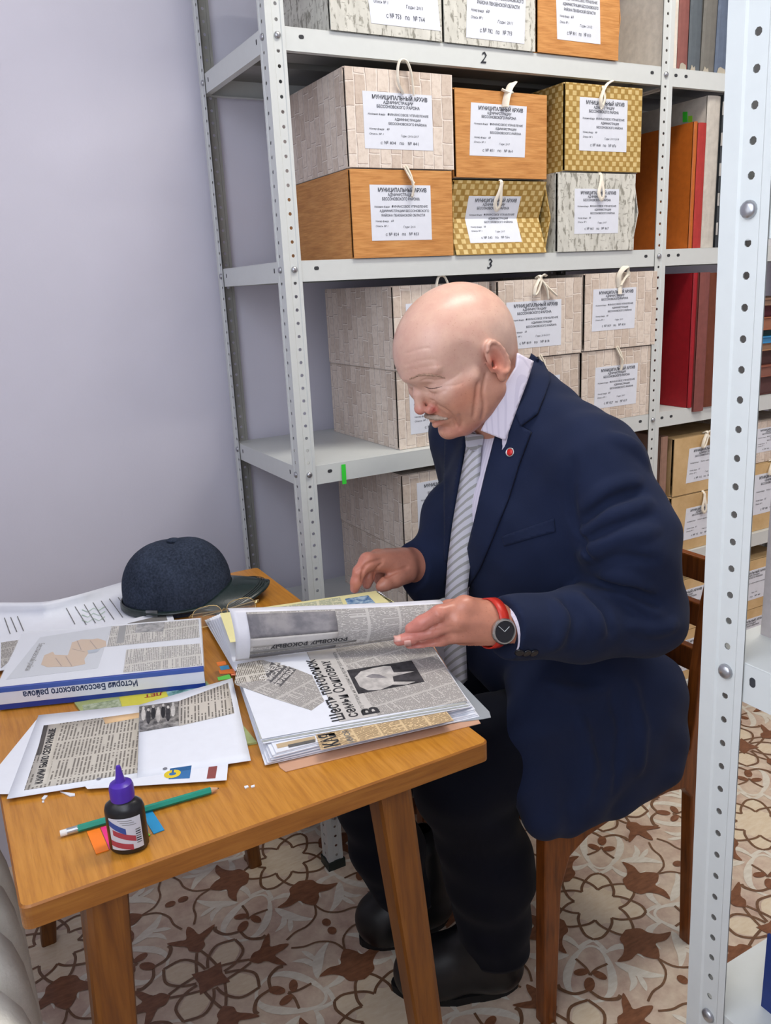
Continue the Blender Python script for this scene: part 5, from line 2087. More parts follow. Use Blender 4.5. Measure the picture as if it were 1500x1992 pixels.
def drape_px(poly, bvh, off, step=5.0, thick=.003, fallback_y=None):
    """cloth piece: a traced outline laid on a surface as its own sheet of real thickness"""
    bm = bmesh.new()
    n = len(poly)
    pts = []
    for i in range(n):
        (x0, y0), (x1, y1) = poly[i], poly[(i+1) % n]
        m = max(1, int(math.hypot(x1-x0, y1-y0)/step))
        pts += [(x0+(x1-x0)*k/m, y0+(y1-y0)*k/m) for k in range(m)]
    xs, ys = [p[0] for p in poly], [p[1] for p in poly]
    inner = []
    gy = min(ys)+step/2
    r = 0
    while gy < max(ys):
        gx = min(xs)+step/2+(step/2 if r % 2 else 0)
        while gx < max(xs):
            inner.append((gx, gy))
            gx += step
        gy += step*.87
        r += 1
    A = np.array(inner)
    B = np.array(pts)
    if len(A):
        ok = in_poly(A, poly)
        dm = np.sqrt(((A[:, None, :]-B[None, :, :])**2).sum(2)).min(1)
        A = A[ok & (dm > step*.6)]
    from mathutils.geometry import delaunay_2d_cdt
    allp = [Vector((p[0], p[1])) for p in pts]+[Vector((p[0], p[1])) for p in A]
    m = len(pts)
    v2, e2, f2, _, _, _ = delaunay_2d_cdt(allp, [(i, (i+1) % m) for i in range(m)], [list(range(m))], 1, 1e-4)
    loc, nor = [], []
    last = None
    for p in v2:
        h_ = hit_px(bvh, p.x, p.y)
        loc.append(h_)
    # fill misses with the nearest hit's depth
    good = [i for i, h_ in enumerate(loc) if h_ is not None]
    W = []
    for i, p in enumerate(v2):
        if loc[i] is None:
            j = min(good, key=lambda q: (v2[q]-p).length)
            dep = (Vector(loc[j][0])-Vector(CAM)).dot(Vector(_f))
            q = Vector(CAM)+Vector(ray(p.x, p.y))*dep
            W.append((q, loc[j][1]))
        else:
            W.append(loc[i])
    # smooth normals a little
    N = [Vector(w_[1]) for w_ in W]
    nb = [set() for _ in v2]
    for f in f2:
        for a in f:
            nb[a] |= set(f)
    P = [Vector(w_[0]) for w_ in W]
    for _ in range(3):
        N = [(sum((N[j] for j in nb[i]), Vector())).normalized() if nb[i] else N[i] for i in range(len(N))]
    top = [P[i]+N[i]*(off+thick) for i in range(len(P))]
    bot = [P[i]+N[i]*off for i in range(len(P))]
    k = len(P)
    F = [tuple(f) for f in f2]+[tuple(k+i for i in reversed(f)) for f in f2]
    cnt = {}
    for f in f2:
        for a, b in zip(f, list(f[1:])+[f[0]]):
            cnt[(a, b)] = cnt.get((a, b), 0)+1
    for (a, b) in list(cnt):
        if (b, a) not in cnt:
            F.append((b, a, k+a, k+b))
    bm.free()
    me_ok = top+bot
    # orientation: face the viewer
    f0 = f2[0]
    nn = (top[f0[1]]-top[f0[0]]).cross(top[f0[2]]-top[f0[0]])
    if nn.dot(N[f0[0]]) < 0:
        F = [tuple(reversed(f)) for f in F]
    return me_ok, F


def set_attr(o, name, col):
    a = o.data.color_attributes.new(name, 'FLOAT_COLOR', 'POINT')
    c = np.ones((len(o.data.vertices), 4), np.float32)
    c[:, :col.shape[1]] = col
    a.data.foreach_set('color', c.ravel())
# ================================================================== the man at the table
man = thing('person', 'bald man in a navy suit reading a binder at the table', 'person', (.36, -.36, 0))
v3 = lambda *a: np.array(a, float)

# ---------------------------------------------------------------- skin
def skin_mat():
    k = NT('skin', .34, 0, .45)
    v = k.uv(src='Object')
    at = k.n('ShaderNodeVertexColor', layer_name='tone')
    n1 = k.noise(v, 55, 5, .65)
    n2 = k.noise(v, 420, 3, .6)
    c = k.mix(.16, at.outputs[0], k.ramp(n1, [(.32, lin((150, 92, 72))), (.66, lin((244, 206, 186)))]), 'OVERLAY')
    sp = k.ramp(k.noise(v, 300, 3, .5), [(.64, (1, 1, 1, 1)), (.72, (.80, .68, .62, 1))])
    k.col(k.mix(.7, c, sp, 'MULTIPLY'))
    k.b.inputs['Subsurface Weight'].default_value = .04
    k.b.inputs['Subsurface Radius'].default_value = (.008, .003, .0015)
    k.bump(n2, .12, .0006)
    return k.m


M_SKIN = skin_mat()

# ---------------------------------------------------------------- head (local axes: f forward, u up, l to his left)
HO = v3(.158, -.362, 1.171)
HS = .932                           # overall size of the head
hy, hp, hr = 0.03, 0.50, -0.02
HF = v3(-math.cos(hy)*math.cos(hp), -math.sin(hy)*math.cos(hp), -math.sin(hp))
HL = v3(math.sin(hy), -math.cos(hy), 0)
HU = np.cross(HF, HL)
if HU[2] < 0:
    HU = -HU
HL, HU = math.cos(hr)*HL+math.sin(hr)*HU, -math.sin(hr)*HL+math.cos(hr)*HU
HR = np.stack([HF, HU, HL])          # rows


def to_head(p):
    return HR@(np.asarray(p)-HO)/HS


H = Field((-.135, -.215, -.105), (.150, .150, .105), .0022)
TL = [(.966, -.259, 0), (.259, .966, 0), (0, 0, 1)]        # skull axis tipped forward
H.ell((-.016, .044, 0), (.092, .089, .078), .01)
H.ell((.029, .056, 0), (.090, .078, .073), .03, 'add', TL)
H.ell((-.055, .022, 0), (.050, .060, .064), .03)           # occiput
H.ell((.048, -.022, 0), (.058, .078, .058), .025)          # face block
for s in (1, -1):
    H.ell((.062, -.020, s*.040), (.032, .032, .025), .02)  # cheeks
    H.cone((.086, -.006, s*.041), (.036, .000, s*.066), .014, .011, .018)   # cheek bone
    H.cone((.004, -.050, s*.058), (.068, -.088, s*.024), .019, .018, .025)  # jaw line
    H.ell((.052, -.072, s*.040), (.024, .020, .016), .02)  # jowl
    H.ell((.020, -.042, s*.050), (.040, .046, .020), .02)  # masseter
    H.ell((.050, -.038, s*.043), (.034, .036, .020), .02)
    H.cone((.1105, .041, s*.006), (.083, .046, s*.052), .0090, .0080, .008)   # brow ridge
H.ell((.086, -.088, 0), (.020, .017, .022), .014)          # chin
H.ell((.086, -.052, 0), (.018, .022, .027), .010)          # muzzle
for s in (1, -1):
    H.ell((.1265, .012, s*.036), (.0320, .0210, .0265), .006, 'cut')    # eye socket
    H.ell((.0885, .0115, s*.0330), (.0135, .0118, .0165), .003)        # lids over the ball
H.ell((.1280, .012, 0), (.0240, .0165, .0200), .006, 'cut')            # root of the nose
# nose
H.chain([(.1000, .024, 0), (.1100, .004, 0), (.1195, -.017, 0)], [.0082, .0080, .0084], .007)
H.ell((.1195, -.0200, 0), (.0098, .0098, .0112), .004)
for s in (1, -1):
    H.ell((.1065, -.0265, s*.0135), (.0120, .0090, .0072), .004)
    H.ell((.1130, -.0340, s*.0072), (.0060, .0042, .0036), .003, 'cut')
# mouth
for s in (1, -1):
    H.cone((.1075, -.0505, 0), (.0930, -.0555, s*.0235), .0052, .0030, .004)
    H.cone((.1060, -.0620, 0), (.0920, -.0600, s*.0220), .0058, .0030, .004)
    H.cone((.1130, -.0565, 0), (.0955, -.0580, s*.0280), .0016, .0013, .002, 'cut')
H.cone((.0990, -.0735, -.016), (.0990, -.0735, .016), .0030, .0030, .008, 'cut')
for s in (1, -1):
    H.ell((.058, .034, s*.084), (.026, .026, .010), .02, 'cut')        # temples
# neck: runs down to the collar
nb = to_head(v3(.262, -.360, 1.045))
H.cone((-.035, -.030, 0), nb, .060, .062, .03)
H.cone((.022, -.082, 0), nb, .028, .046, .03)
# ears
for s in (1, -1):
    ax_f, ax_u = v3(.96, -.22, .18*s), v3(.22, .97, .05*s)
    ax_l = np.cross(ax_f, ax_u)
    ax_l /= np.linalg.norm(ax_l)
    R_ = [ax_f/np.linalg.norm(ax_f), ax_u/np.linalg.norm(ax_u), ax_l]
    H.ell((-.012, .004, s*.0815), (.0205, .0370, .0066), .005, 'add', R_)
    H.ell((-.008, .006, s*.0890), (.0105, .0210, .0065), .004, 'cut', R_)
    ring = []
    for q in range(11):
        t = math.radians(-35+q*25)
        ring.append(v3(-.013, .006, s*.0855)-R_[0]*(.0175*math.sin(t))*1.0+R_[1]*(.0330*math.cos(t))*1.0+v3(0, 0, s*.001))
    H.chain(ring, [.0036]*len(ring), .003)
    H.ell((-.008, -.027, s*.0820), (.0095, .0130, .0062), .004)      # lobe
    H.cone((.004, .004, s*.078), (.004, -.010, s*.079), .0045, .004, .004)  # tragus
    H.ell((.000, .000, s*.0850), (.005, .006, .010), .003, 'cut')
_hv, _hf = H.mesh()
_hb = bvh_of((_hv*HS)@HR+HO, _hf)


def crease(px, r_, k=.003, mode='cut', sink=0.0):
    P = []
    for q in resample([(x, y, 0) for x, y in px], 4*len(px)):
        h_ = hit_px(_hb, q.x, q.y)
        if h_:
            P.append(to_head(np.array(h_[0]-h_[1]*sink)))
    P = [p for i, p in enumerate(P) if i == 0 or np.linalg.norm(p-P[i-1]) < .02]
    if len(P) > 1:
        n_ = len(P)
        H.chain(P, [r_*(.4+.6*math.sin(PI*(i+.5)/n_)) for i in range(n_)], k, mode)


for px in ([(790, 688), (815, 679), (836, 677)], [(786, 711), (815, 702), (848, 698)], [(788, 722), (820, 715), (856, 711)]):
    crease(px, .0004, .0025)                                    # forehead
crease([(818, 742), (832, 738), (848, 740), (866, 737)], .0009, .0025)  # lid fold
crease([(824, 751), (838, 755), (859, 751)], .0015, .0012)              # lid slit
crease([(828, 762), (848, 766), (866, 760)], .0007, .0025)              # under the eye
for px in ([(868, 742), (886, 733), (898, 724)], [(868, 752), (888, 749), (902, 744)]):
    crease(px, .0006, .0025)                                    # crow's feet
crease([(835, 778), (846, 781), (849, 792), (841, 802)], .0012, .0025)  # nose wing
crease([(851, 788), (872, 801), (884, 818), (888, 830)], .0012, .005)   # nasolabial fold
crease([(845, 823), (860, 818), (882, 814)], .0014, .0012)              # mouth line
crease([(893, 808), (898, 822), (893, 836)], .0008, .005)
for px in ([(946, 728), (940, 760), (943, 786), (938, 815)], [(930, 745), (926, 780), (922, 812)]):
    crease(px, .0011, .006)                                     # folds before the ear
hv, hf = H.mesh()
hv = relax(hv, hf, 1, .35)
loc_h = hv.copy()
hv = (hv*HS)@HR+HO

# skin tone of the head: rosy nose, ears and cheeks, greyish shaven sides
def blend(base, col, w_):
    return base*(1-w_[:, None])+np.array(lin(col)[:3])*w_[:, None]


def fall(P, c, r):
    return np.clip(1-np.linalg.norm((P-np.array(c))/np.array(r), axis=1), 0, 1)


tone = np.tile(np.array(lin((216, 178, 162))[:3]), (len(loc_h), 1))
tone = blend(tone, (198, 142, 118), .75*np.clip((.01-loc_h[:, 1])/.04, 0, 1))
for c, r, col, a in (((.123, -.024, 0), (.022, .020, .024), (208, 132, 122), 1.0), ((.106, -.028, .018), (.016, .015, .014), (192, 100, 94), 1.1),
                     ((.060, -.020, .055), (.04, .035, .04), (206, 136, 108), 1.0), ((.100, -.057, 0), (.014, .010, .028), (188, 118, 108), 1.2),
                     ((-.008, .004, .086), (.028, .042, .02), (206, 132, 112), 1.2), ((.000, .002, .084), (.012, .016, .014), (176, 84, 66), 1.2),
                     ((.06, -.09, .02), (.05, .03, .05), (200, 128, 118), 1.0)):
    w_ = np.clip(a*fall(loc_h, c, r), 0, 1)
    tone = blend(tone, col, w_)
    if abs(c[2]) > .001:
        tone = blend(tone, col, np.clip(a*fall(loc_h, (c[0], c[1], -c[2]), r), 0, 1))
stub = np.clip((-.002-loc_h[:, 0])/.03, 0, 1)*np.clip((.075-loc_h[:, 1])/.03, 0, 1)*np.clip((loc_h[:, 1]+.04)/.03, 0, 1)*(np.abs(loc_h[:, 2]) < .080)
tone = blend(tone, (196, 176, 164), .55*stub)

# ---------------------------------------------------------------- hands
GY = -.535                         # depth of the near hand


def pj(x, y, Y):
    return v3(*aty(x, y, Y))


def hand(field, wrist, palm, fingers, thumb, kf=.0015):
    fing = field.like()
    field.chain(wrist['p'], wrist['r'], .02)
    for a, b, r1, r2 in palm:
        field.cone(a, b, r1, r2, .012)
    for P, R in fingers:
        one = field.like()
        one.chain(P, R, .005)
        fing.v = np.where(np.abs(fing.v-one.v) < kf, np.minimum(fing.v, one.v)-(np.clip(kf-np.abs(fing.v-one.v), 0, kf)**2)/(4*kf), np.minimum(fing.v, one.v))
    kp_ = .007
    hh = np.clip(.5+.5*(field.v-fing.v)/kp_, 0, 1)
    field.v = field.v*(1-hh)+fing.v*hh-kp_*hh*(1-hh)
    field.chain(thumb[0], thumb[1], .006)


# near hand: holds the page between fingers (towards us) and thumb (behind the page)
pageY = page_pt(.88, .5).y
FY = pageY-.018
wr = pj(1005, 1226, FY-.052)
NHf = Field(np.minimum(pj(745, 1290, FY-.08), pj(1050, 1130, FY-.12))-.03, np.maximum(pj(1050, 1130, FY+.02), pj(745, 1280, FY+.06))+v3(.03, .03, .06), .0020)
mcp = [pj(902, 1180, FY-.042), pj(886, 1206, FY-.044), pj(886, 1232, FY-.038), pj(900, 1252, FY-.028)]
hand(NHf, {'p': [wr+v3(.05, .0, -.006), wr, pj(958, 1212, FY-.046)], 'r': [.029, .029, .029]},
     [(pj(958, 1200, FY-.044), mcp[0], .023, .0150), (pj(958, 1210, FY-.050), mcp[1], .024, .0150), (pj(958, 1224, FY-.050), mcp[2], .023, .0145), (pj(956, 1236, FY-.044), mcp[3], .021, .0135),
      (pj(940, 1190, FY-.024), pj(914, 1182, FY-.014), .018, .0130)],
     [([mcp[0], pj(854, 1193, FY-.036), pj(820, 1212, FY-.022), pj(799, 1223, FY-.012)], [.0132, .0114, .0104, .0086]),
      ([mcp[1], pj(842, 1227, FY-.024), pj(800, 1240, FY-.013), pj(776, 1246, FY-.006)], [.0126, .0104, .0096, .0080]),
      ([mcp[2], pj(850, 1250, FY-.014), pj(818, 1257, FY-.006), pj(799, 1258, FY-.002)], [.0118, .0096, .0088, .0072]),
      ([mcp[3], pj(870, 1266, FY-.006), pj(848, 1271, FY-.001), pj(834, 1271, FY+.002)], [.0108, .0086, .0078, .0066])],
     ([pj(945, 1188, FY-.010), pj(905, 1178, FY+.018), pj(872, 1184, FY+.030), pj(846, 1192, FY+.032)], [.0180, .0145, .0130, .0100]))
for m_k in mcp[:2]:          # knuckle heads
    NHf.ell(m_k+v3(.002, -.003, .001), (.0115, .0115, .0115), .012)


def hand_crease(field, lines):
    V0, F0 = field.mesh()
    b0 = bvh_of(V0, F0)
    for px, r_, k_ in lines:
        P = []
        for q in resample([(x, y, 0) for x, y in px], 5*len(px)):
            h_ = hit_px(b0, q.x, q.y)
            if h_:
                P.append(np.array(h_[0]))
        P = [p for i, p in enumerate(P) if i == 0 or np.linalg.norm(p-P[i-1]) < .02]
        if len(P) > 1:
            field.chain(P, [r_]*len(P), k_, 'cut')


hand_crease(NHf, [([(880, 1218), (838, 1229), (792, 1233)], .0012, .0015), ([(876, 1243), (842, 1247), (806, 1249)], .0012, .0015), ([(892, 1258), (862, 1261), (836, 1263)], .0010, .0015),
                  ([(852, 1184), (858, 1197), (861, 1209)], .0005, .002), ([(857, 1183), (863, 1195), (866, 1207)], .0005, .002), ([(842, 1230), (846, 1238), (847, 1243)], .0005, .002)])
nv, nf = NHf.mesh()
nv = relax(nv, nf, 1, .35)

# far hand: fingertips down on the yellow page
AY = -.285
RHf = Field(pj(670, 1190, AY-.06)-.04, pj(850, 1050, AY+.10)+.05, .0020)
m2 = [pj(716, 1092, AY), pj(735, 1086, AY+.018), pj(752, 1084, AY+.036), pj(770, 1088, AY+.050)]
hand(RHf, {'p': [pj(855, 1098, AY+.05), pj(812, 1098, AY+.03), pj(786, 1100, AY+.022)], 'r': [.029, .029, .029]},
     [(pj(784, 1096, AY+.010), m2[0], .024, .0155), (pj(784, 1094, AY+.022), m2[1], .024, .0160), (pj(786, 1096, AY+.034), m2[2], .023, .0150), (pj(790, 1100, AY+.044), m2[3], .021, .0140),
      (pj(788, 1112, AY+.004), pj(776, 1120, AY-.008), .021, .0165)],
     [([m2[0], pj(699, 1112, AY-.006), pj(693, 1132, AY-.006), pj(690, 1145, AY-.004)], [.0150, .0112, .0100, .0084]),
      ([m2[1], pj(722, 1106, AY+.012), pj(717, 1124, AY+.010), pj(714, 1137, AY+.010)], [.0150, .0112, .0100, .0084]),
      ([m2[2], pj(738, 1106, AY+.036), pj(737, 1124, AY+.034), pj(740, 1134, AY+.030)], [.0140, .0108, .0096, .0080]),
      ([m2[3], pj(760, 1110, AY+.052), pj(758, 1124, AY+.050), pj(762, 1132, AY+.046)], [.0130, .0098, .0088, .0076])],
     ([pj(790, 1116, AY+.000), pj(768, 1128, AY-.012), pj(750, 1136, AY-.016), pj(741, 1141, AY-.016)], [.0170, .0140, .0118, .0095]))
hand_crease(RHf, [([(704, 1130), (707, 1108), (718, 1096), (745, 1088)], .0020, .003), ([(727, 1126), (731, 1108), (744, 1096)], .0016, .003), ([(792, 1104), (770, 1112), (750, 1122)], .0018, .004), ([(700, 1108), (694, 1112)], .0008, .003)])
rv, rf = RHf.mesh()
rv = relax(rv, rf, 1, .35)

# hidden limbs and trunk so that the body is one figure under the clothes
BD = Field((-.10, -.66, .05), (.56, -.08, 1.12), .012)
sh_n, el_n = pj(1185, 890, -.545), pj(1255, 1195, -.600)
sh_f, el_f = v3(.29, -.185, 1.00), v3(.335, -.150, .775)
BD.ell((.40, -.36, .52), (.12, .15, .09), .05).ell((.31, -.36, .70), (.11, .14, .14), .05).ell((.30, -.36, .90), (.10, .15, .14), .05)
BD.chain([sh_f, el_f, pj(850, 1097, AY+.05)], [.045, .036, .022], .02).chain([sh_n, el_n, wr+v3(.05, 0, 0)], [.045, .036, .022], .02)
BD.cone(v3(.28, -.36, .98), v3(.27, -.36, 1.06), .035, .035, .03)
kn_n, an_n = pj(898, 1512, -.470), pj(948, 1860, -.455)
kn_f, an_f = pj(705, 1500, -.250), pj(800, 1790, -.250)
BD.chain([v3(.40, -.44, .50), kn_n, an_n], [.07, .052, .040], .03).chain([v3(.40, -.28, .50), kn_f, an_f], [.07, .052, .040], .03)
bv_, bf_ = BD.mesh()

parts_ = [(hv, hf, tone)]
for V_, F_ in ((nv, nf), (rv, rf), (bv_, bf_)):
    t_ = np.tile(np.array(lin((194, 136, 116))[:3]), (len(V_), 1))
    if len(V_) and V_ is not bv_:
        q = project(V_)
        if V_ is nv:       # rosier fingers
            t_ = blend(t_, (206, 132, 122), np.clip((880-q[:, 0])/70, 0, 1)*.8)
            t_ = blend(t_, (184, 130, 106), np.clip((q[:, 0]-900)/70, 0, 1)*.6)
        else:
            t_ = blend(t_, (208, 136, 120), np.clip((740-q[:, 0])/50, 0, 1)*.8)
    parts_.append((V_, F_, t_))
VV, FF, TT, b_ = [], [], [], 0
for V_, F_, t_ in parts_:
    VV.append(V_)
    FF.append(F_+b_)
    TT.append(t_)
    b_ += len(V_)
VV, FF, TT = np.concatenate(VV), np.concatenate(FF), np.concatenate(TT)
body = mk('body', VV, FF, M_SKIN, man, True, True)
set_attr(body, 'tone', TT.astype(np.float32))
head_bvh = bvh_of(hv, hf)
hand_bvh = bvh_of(nv, nf)

# ---------------------------------------------------------------- suit cloth
def suit_mat(name, a, b, check=True):
    k = NT(name, .9, 0, .15)
    v = k.uv(src='Object')
    n1 = k.noise(v, 8, 3)
    fine = k.noise(v, 900, 2)
    c = k.ramp(n1, [(.3, lin(a)), (.7, lin(b))])
    if False and check:
        sp = k.n('ShaderNodeSeparateXYZ')
        k.l(v, sp.inputs[0])
        st = k.math('GREATER_THAN', k.math('FRACT', k.math('MULTIPLY', k.math('ADD', sp.outputs[0], k.math('MULTIPLY', sp.outputs[1], .9)), 36.0)), .90)
        c = k.mix(k.math('MULTIPLY', st, .22), c, lin(tuple(min(255, int(x*1.5)+8) for x in b)))
    k.col(c)
    k.b.inputs['Sheen Weight'].default_value = .04
    k.b.inputs['Sheen Roughness'].default_value = .5
    k.bump(fine, .25, .0006)
    return k.m


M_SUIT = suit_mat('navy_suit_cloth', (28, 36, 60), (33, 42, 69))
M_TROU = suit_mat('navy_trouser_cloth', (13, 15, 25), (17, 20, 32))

# ---------------------------------------------------------------- torso under the jacket
TB = ((-.02, -.74, .30), (.66, -.06, 1.20))


def torso(F, g=0.0, k=.05):
    F.ell((.395, -.36, .52), (.118+g, .180+g, .120+g), k)
    F.ell((.325, -.36, .66), (.150+g, .172+g, .150+g), k)
    F.ell((.300, -.36, .86), (.138+g, .180+g, .175+g), k)
    F.ell((.365, -.36, .90), (.110+g, .165+g, .165+g), k)
    F.cone((.275, -.215, 1.005), (.300, -.505, .990), .064+g, .062+g, k)
    F.cone((.262, -.36, 1.050), (.235, -.36, .930), .058+g, .062+g, k)
    F.cone((.285, -.36, 1.075), (.300, -.485, 1.024), .055+g, .056+g, k)
    F.cone((.285, -.36, 1.075), (.280, -.220, 1.030), .050+g, .058+g, k)
    return F


SH = torso(Field(*TB, .006), 0)
SHv, SHf = SH.mesh()
SHv = relax(SHv, SHf, 2)

JK = torso(Field(*TB, .0048), .011)
# skirts of the jacket hanging over the chair side
JK.cone(v3(.42, -.545, .56), v3(.255, -.578, .44), .045, .030, .05)
JK.cone(v3(.445, -.530, .58), v3(.440, -.570, .44), .045, .028, .05)
JK.chain([pj(1016, 1540, -.570), pj(1060, 1600, -.574), pj(1105, 1596, -.576), pj(1200, 1556, -.576), pj(1296, 1502, -.574)], [.012, .018, .020, .020, .018], .03)
JK.ell(v3(.335, -.548, .520), (.145, .046, .130), .05)
JK.ell(v3(.345, -.566, .455), (.135, .028, .062), .04)
JK.cone(v3(.47, -.36, .60), v3(.455, -.45, .47), .05, .04, .05)
JK.cone(v3(.20, -.50, .62), v3(.235, -.575, .46), .05, .026, .05)
JK.cone(pj(1020, 1430, -.535), pj(1050, 1575, -.568), .045, .022, .05)
# far front panel falling towards the table
JK.cone(v3(.185, -.26, .88), v3(.135, -.25, .74), .050, .030, .05)
# sleeves
cf_n = pj(985, 1222, FY-.050)
cf_f = pj(803, 1102, AY+.030)
JK.chain([sh_n+v3(.000, .012, -.022), pj(1222, 1050, -.585), el_n], [.070, .074, .066], .035)
JK.chain([el_n, pj(1130, 1214, -.588), cf_n], [.064, .058, .0475], .022)
JK.chain([sh_f, el_f, pj(880, 1092, AY+.060), cf_f], [.078, .062, .052, .044], .03)
# folds: ridges and creases laid on the cloth surface
_v, _f0 = JK.mesh()
_b = bvh_of(_v, _f0)


def fold(px, r, sink, k, mode):
    P = []
    for q in resample([(x, y, 0) for x, y in px], 3*len(px)):
        h_ = hit_px(_b, q.x, q.y)
        if h_ and h_[1].dot(Vector(_f)) < -.15:
            P.append(np.array(h_[0]-h_[1]*sink))
    if len(P) > 1:
        n_ = len(P)
        JK.chain(P, [r*(.35+.65*math.sin(PI*(i+.5)/n_)) for i in range(n_)], k, mode)


for px in ([(1135, 990), (1185, 950), (1240, 935)], [(1125, 1040), (1190, 1000), (1265, 975)], [(1128, 1085), (1195, 1050), (1280, 1030)], [(1165, 1120), (1215, 1125), (1270, 1150)],
           [(1180, 1150), (1230, 1165), (1285, 1200)], [(1120, 1160), (1155, 1195), (1165, 1240)], [(1080, 1170), (1095, 1210), (1080, 1260)], [(1225, 1215), (1270, 1225), (1310, 1215)],
           [(1190, 850), (1235, 870), (1262, 905)], [(1060, 1330), (1110, 1350), (1180, 1340)], [(1230, 1330), (1250, 1420), (1245, 1500)], [(1130, 1400), (1150, 1480), (1140, 1560)]):
    fold(px, .0075, .0035, .014, 'add')
for px in ([(1130, 1015), (1188, 975), (1250, 955)], [(1125, 1062), (1195, 1025), (1272, 1003)], [(1150, 1105), (1205, 1085), (1275, 1090)], [(1172, 1136), (1222, 1145), (1280, 1175)],
           [(1138, 1150), (1172, 1185), (1190, 1235)], [(1100, 1165), (1120, 1205), (1110, 1255)], [(1115, 890), (1112, 960), (1122, 1030), (1150, 1085)], [(1190, 1345), (1205, 1430), (1195, 1540)]):
    fold(px, .0040, -.0010, .012, 'cut')
g = JK.sub(*TB)
sl, X, Y, Z = g
JK.v[sl] += (.0016*np.sin(X*62+Z*21)*np.sin(Z*47-Y*33)+.0010*np.sin(Y*95+Z*60+X*30)).astype(np.float32)
JK.put(sl, (Z-.372-0*X-0*Y-.05*(X-.3)).astype(np.float32)*np.ones_like(JK.v), 0, 'cut') if False else None
for c_, ax_ in ((cf_n, (cf_n-el_n)), (cf_f, cf_f-pj(880, 1092, AY+.060))):
    ax_ = ax_/np.linalg.norm(ax_)
    g = JK.sub(c_-.10, c_+.10)
    sl, X, Y, Z = g
    pl_ = ((X-c_[0])*ax_[0]+(Y-c_[1])*ax_[1]+(Z-c_[2])*ax_[2]-.004).astype(np.float32)
    rr2 = (X-c_[0])**2+(Y-c_[1])**2+(Z-c_[2])**2
    JK.v[sl] = np.where(rr2 < .075**2, np.maximum(JK.v[sl], pl_), JK.v[sl])
JKv, JKf = JK.mesh()
JKv = relax(JKv, JKf, 1, .4)
# openings: front with shirt and tie, neck, cuffs, hem
cen = JKv[JKf].mean(1)
pc = project(cen)
SHIRT_PX = [(1000, 690), (1012, 735), (986, 852), (955, 970), (931, 1060), (912, 1150), (905, 1260), (920, 1345), (862, 1345), (866, 1240), (868, 1125), (879, 1009), (893, 927), (903, 870), (912, 820), (960, 720)]
nj = np.cross(JKv[JKf[:, 1]]-JKv[JKf[:, 0]], JKv[JKf[:, 2]]-JKv[JKf[:, 0]])
front = in_poly(pc, SHIRT_PX) & (cen[:, 0] < .30) & ((nj@_f) < 0)
neck = (np.linalg.norm((cen-v3(.255, -.362, 1.095))*v3(1, 1, .9), axis=1) < .070)
ax_n = (cf_n-el_n)/np.linalg.norm(cf_n-el_n)
jv, jf = compact(JKv, JKf[~(front | neck)])
jacket = mk('jacket', jv, jf, M_SUIT, man, True, True)
sd = jacket.modifiers.new('cloth', 'SOLIDIFY')
sd.thickness = .0035
sd.offset = -1
jb = bvh_of(JKv, JKf)
sb = bvh_of(SHv, SHf)

# shirt: only where the jacket is open
kS = NT('striped_shirt_cloth', .8, 0, .2)
vS = kS.uv(src='Object')
spS = kS.n('ShaderNodeSeparateXYZ')
kS.l(vS, spS.inputs[0])
stS = kS.math('GREATER_THAN', kS.math('FRACT', kS.math('MULTIPLY', spS.outputs[1], 190.0)), .72)
kS.col(kS.mix(kS.math('MULTIPLY', stS, .30), lin((226, 220, 236)), lin((182, 176, 200))))
M_SHIRT = kS.m
cs = SHv[SHf].mean(1)
keep = (cs[:, 0] < .30) & (cs[:, 2] > .56) & (cs[:, 1] < -.22) & (cs[:, 1] > -.52)
sv, sf = compact(SHv, SHf[keep])
shirt = mk('shirt', sv, sf, M_SHIRT, man, True, True)
M_SHIRTC = M_SHIRT

# shirt collar: band round the neck and the folded leaf
kc_ = v3(.262, -.362, 1.062)
ncdir = HO-v3(.262, -.360, 1.045)
ncdir = ncdir/np.linalg.norm(ncdir)
LEAF = [(1004, 688), (1034, 704), (1022, 745), (1006, 790), (983, 856), (936, 836), (950, 808), (974, 760), (1001, 714)]
# the leaf is a patch of a cone round the neck
Nc = Field((.08, -.50, .95), (.42, -.22, 1.24), .004)
Nc.cone(HO+HR.T@v3(-.042, -.042, 0), v3(.258, -.360, 1.050), .069, .080, .0)
Nc.cone(HO+HR.T@v3(.010, -.080, 0), v3(.215, -.360, 1.040), .052, .066, .03)
Ncv, Ncf = Nc.mesh()
cb_ = bvh_of(Ncv, Ncf)
V_, F_ = drape_px(LEAF, cb_, .001, 4.0, .0035)
mk('collar_leaf', V_, F_, M_SHIRT, shirt, False, True) if False else mk('collar_leaf', V_, F_, M_SHIRT, man, True, True)
# collar band (closed ring, hidden behind the leaf on this side)
cc_ = Ncv[Ncf].mean(1)
axn = (HO+HR.T@v3(-.042, -.042, 0))-v3(.258, -.360, 1.050)
axn /= np.linalg.norm(axn)
tt_ = (cc_-v3(.258, -.360, 1.050))@axn
kb = (tt_ > .000) & (tt_ < .052) & (cc_[:, 0] > .19)
bv2, bf2 = compact(Ncv, Ncf[kb])
cbn = mk('collar_band', bv2, bf2, M_SHIRT, man, True, True)
cbn.modifiers.new('cloth', 'SOLIDIFY').thickness = .003

# tie
def tie_mat():
    k = NT('striped_tie_silk', .45, 0, .4)
    v = k.uv(src='Object')
    sp = k.n('ShaderNodeSeparateXYZ')
    k.l(v, sp.inputs[0])
    d = k.math('ADD', k.math('MULTIPLY', sp.outputs[2], 58.0), k.math('MULTIPLY', sp.outputs[1], 62.0))
    s = k.math('GREATER_THAN', k.math('FRACT', d), .64)
    k.col(k.mix(s, lin((208, 208, 218)), lin((164, 164, 164))))
    return k.m


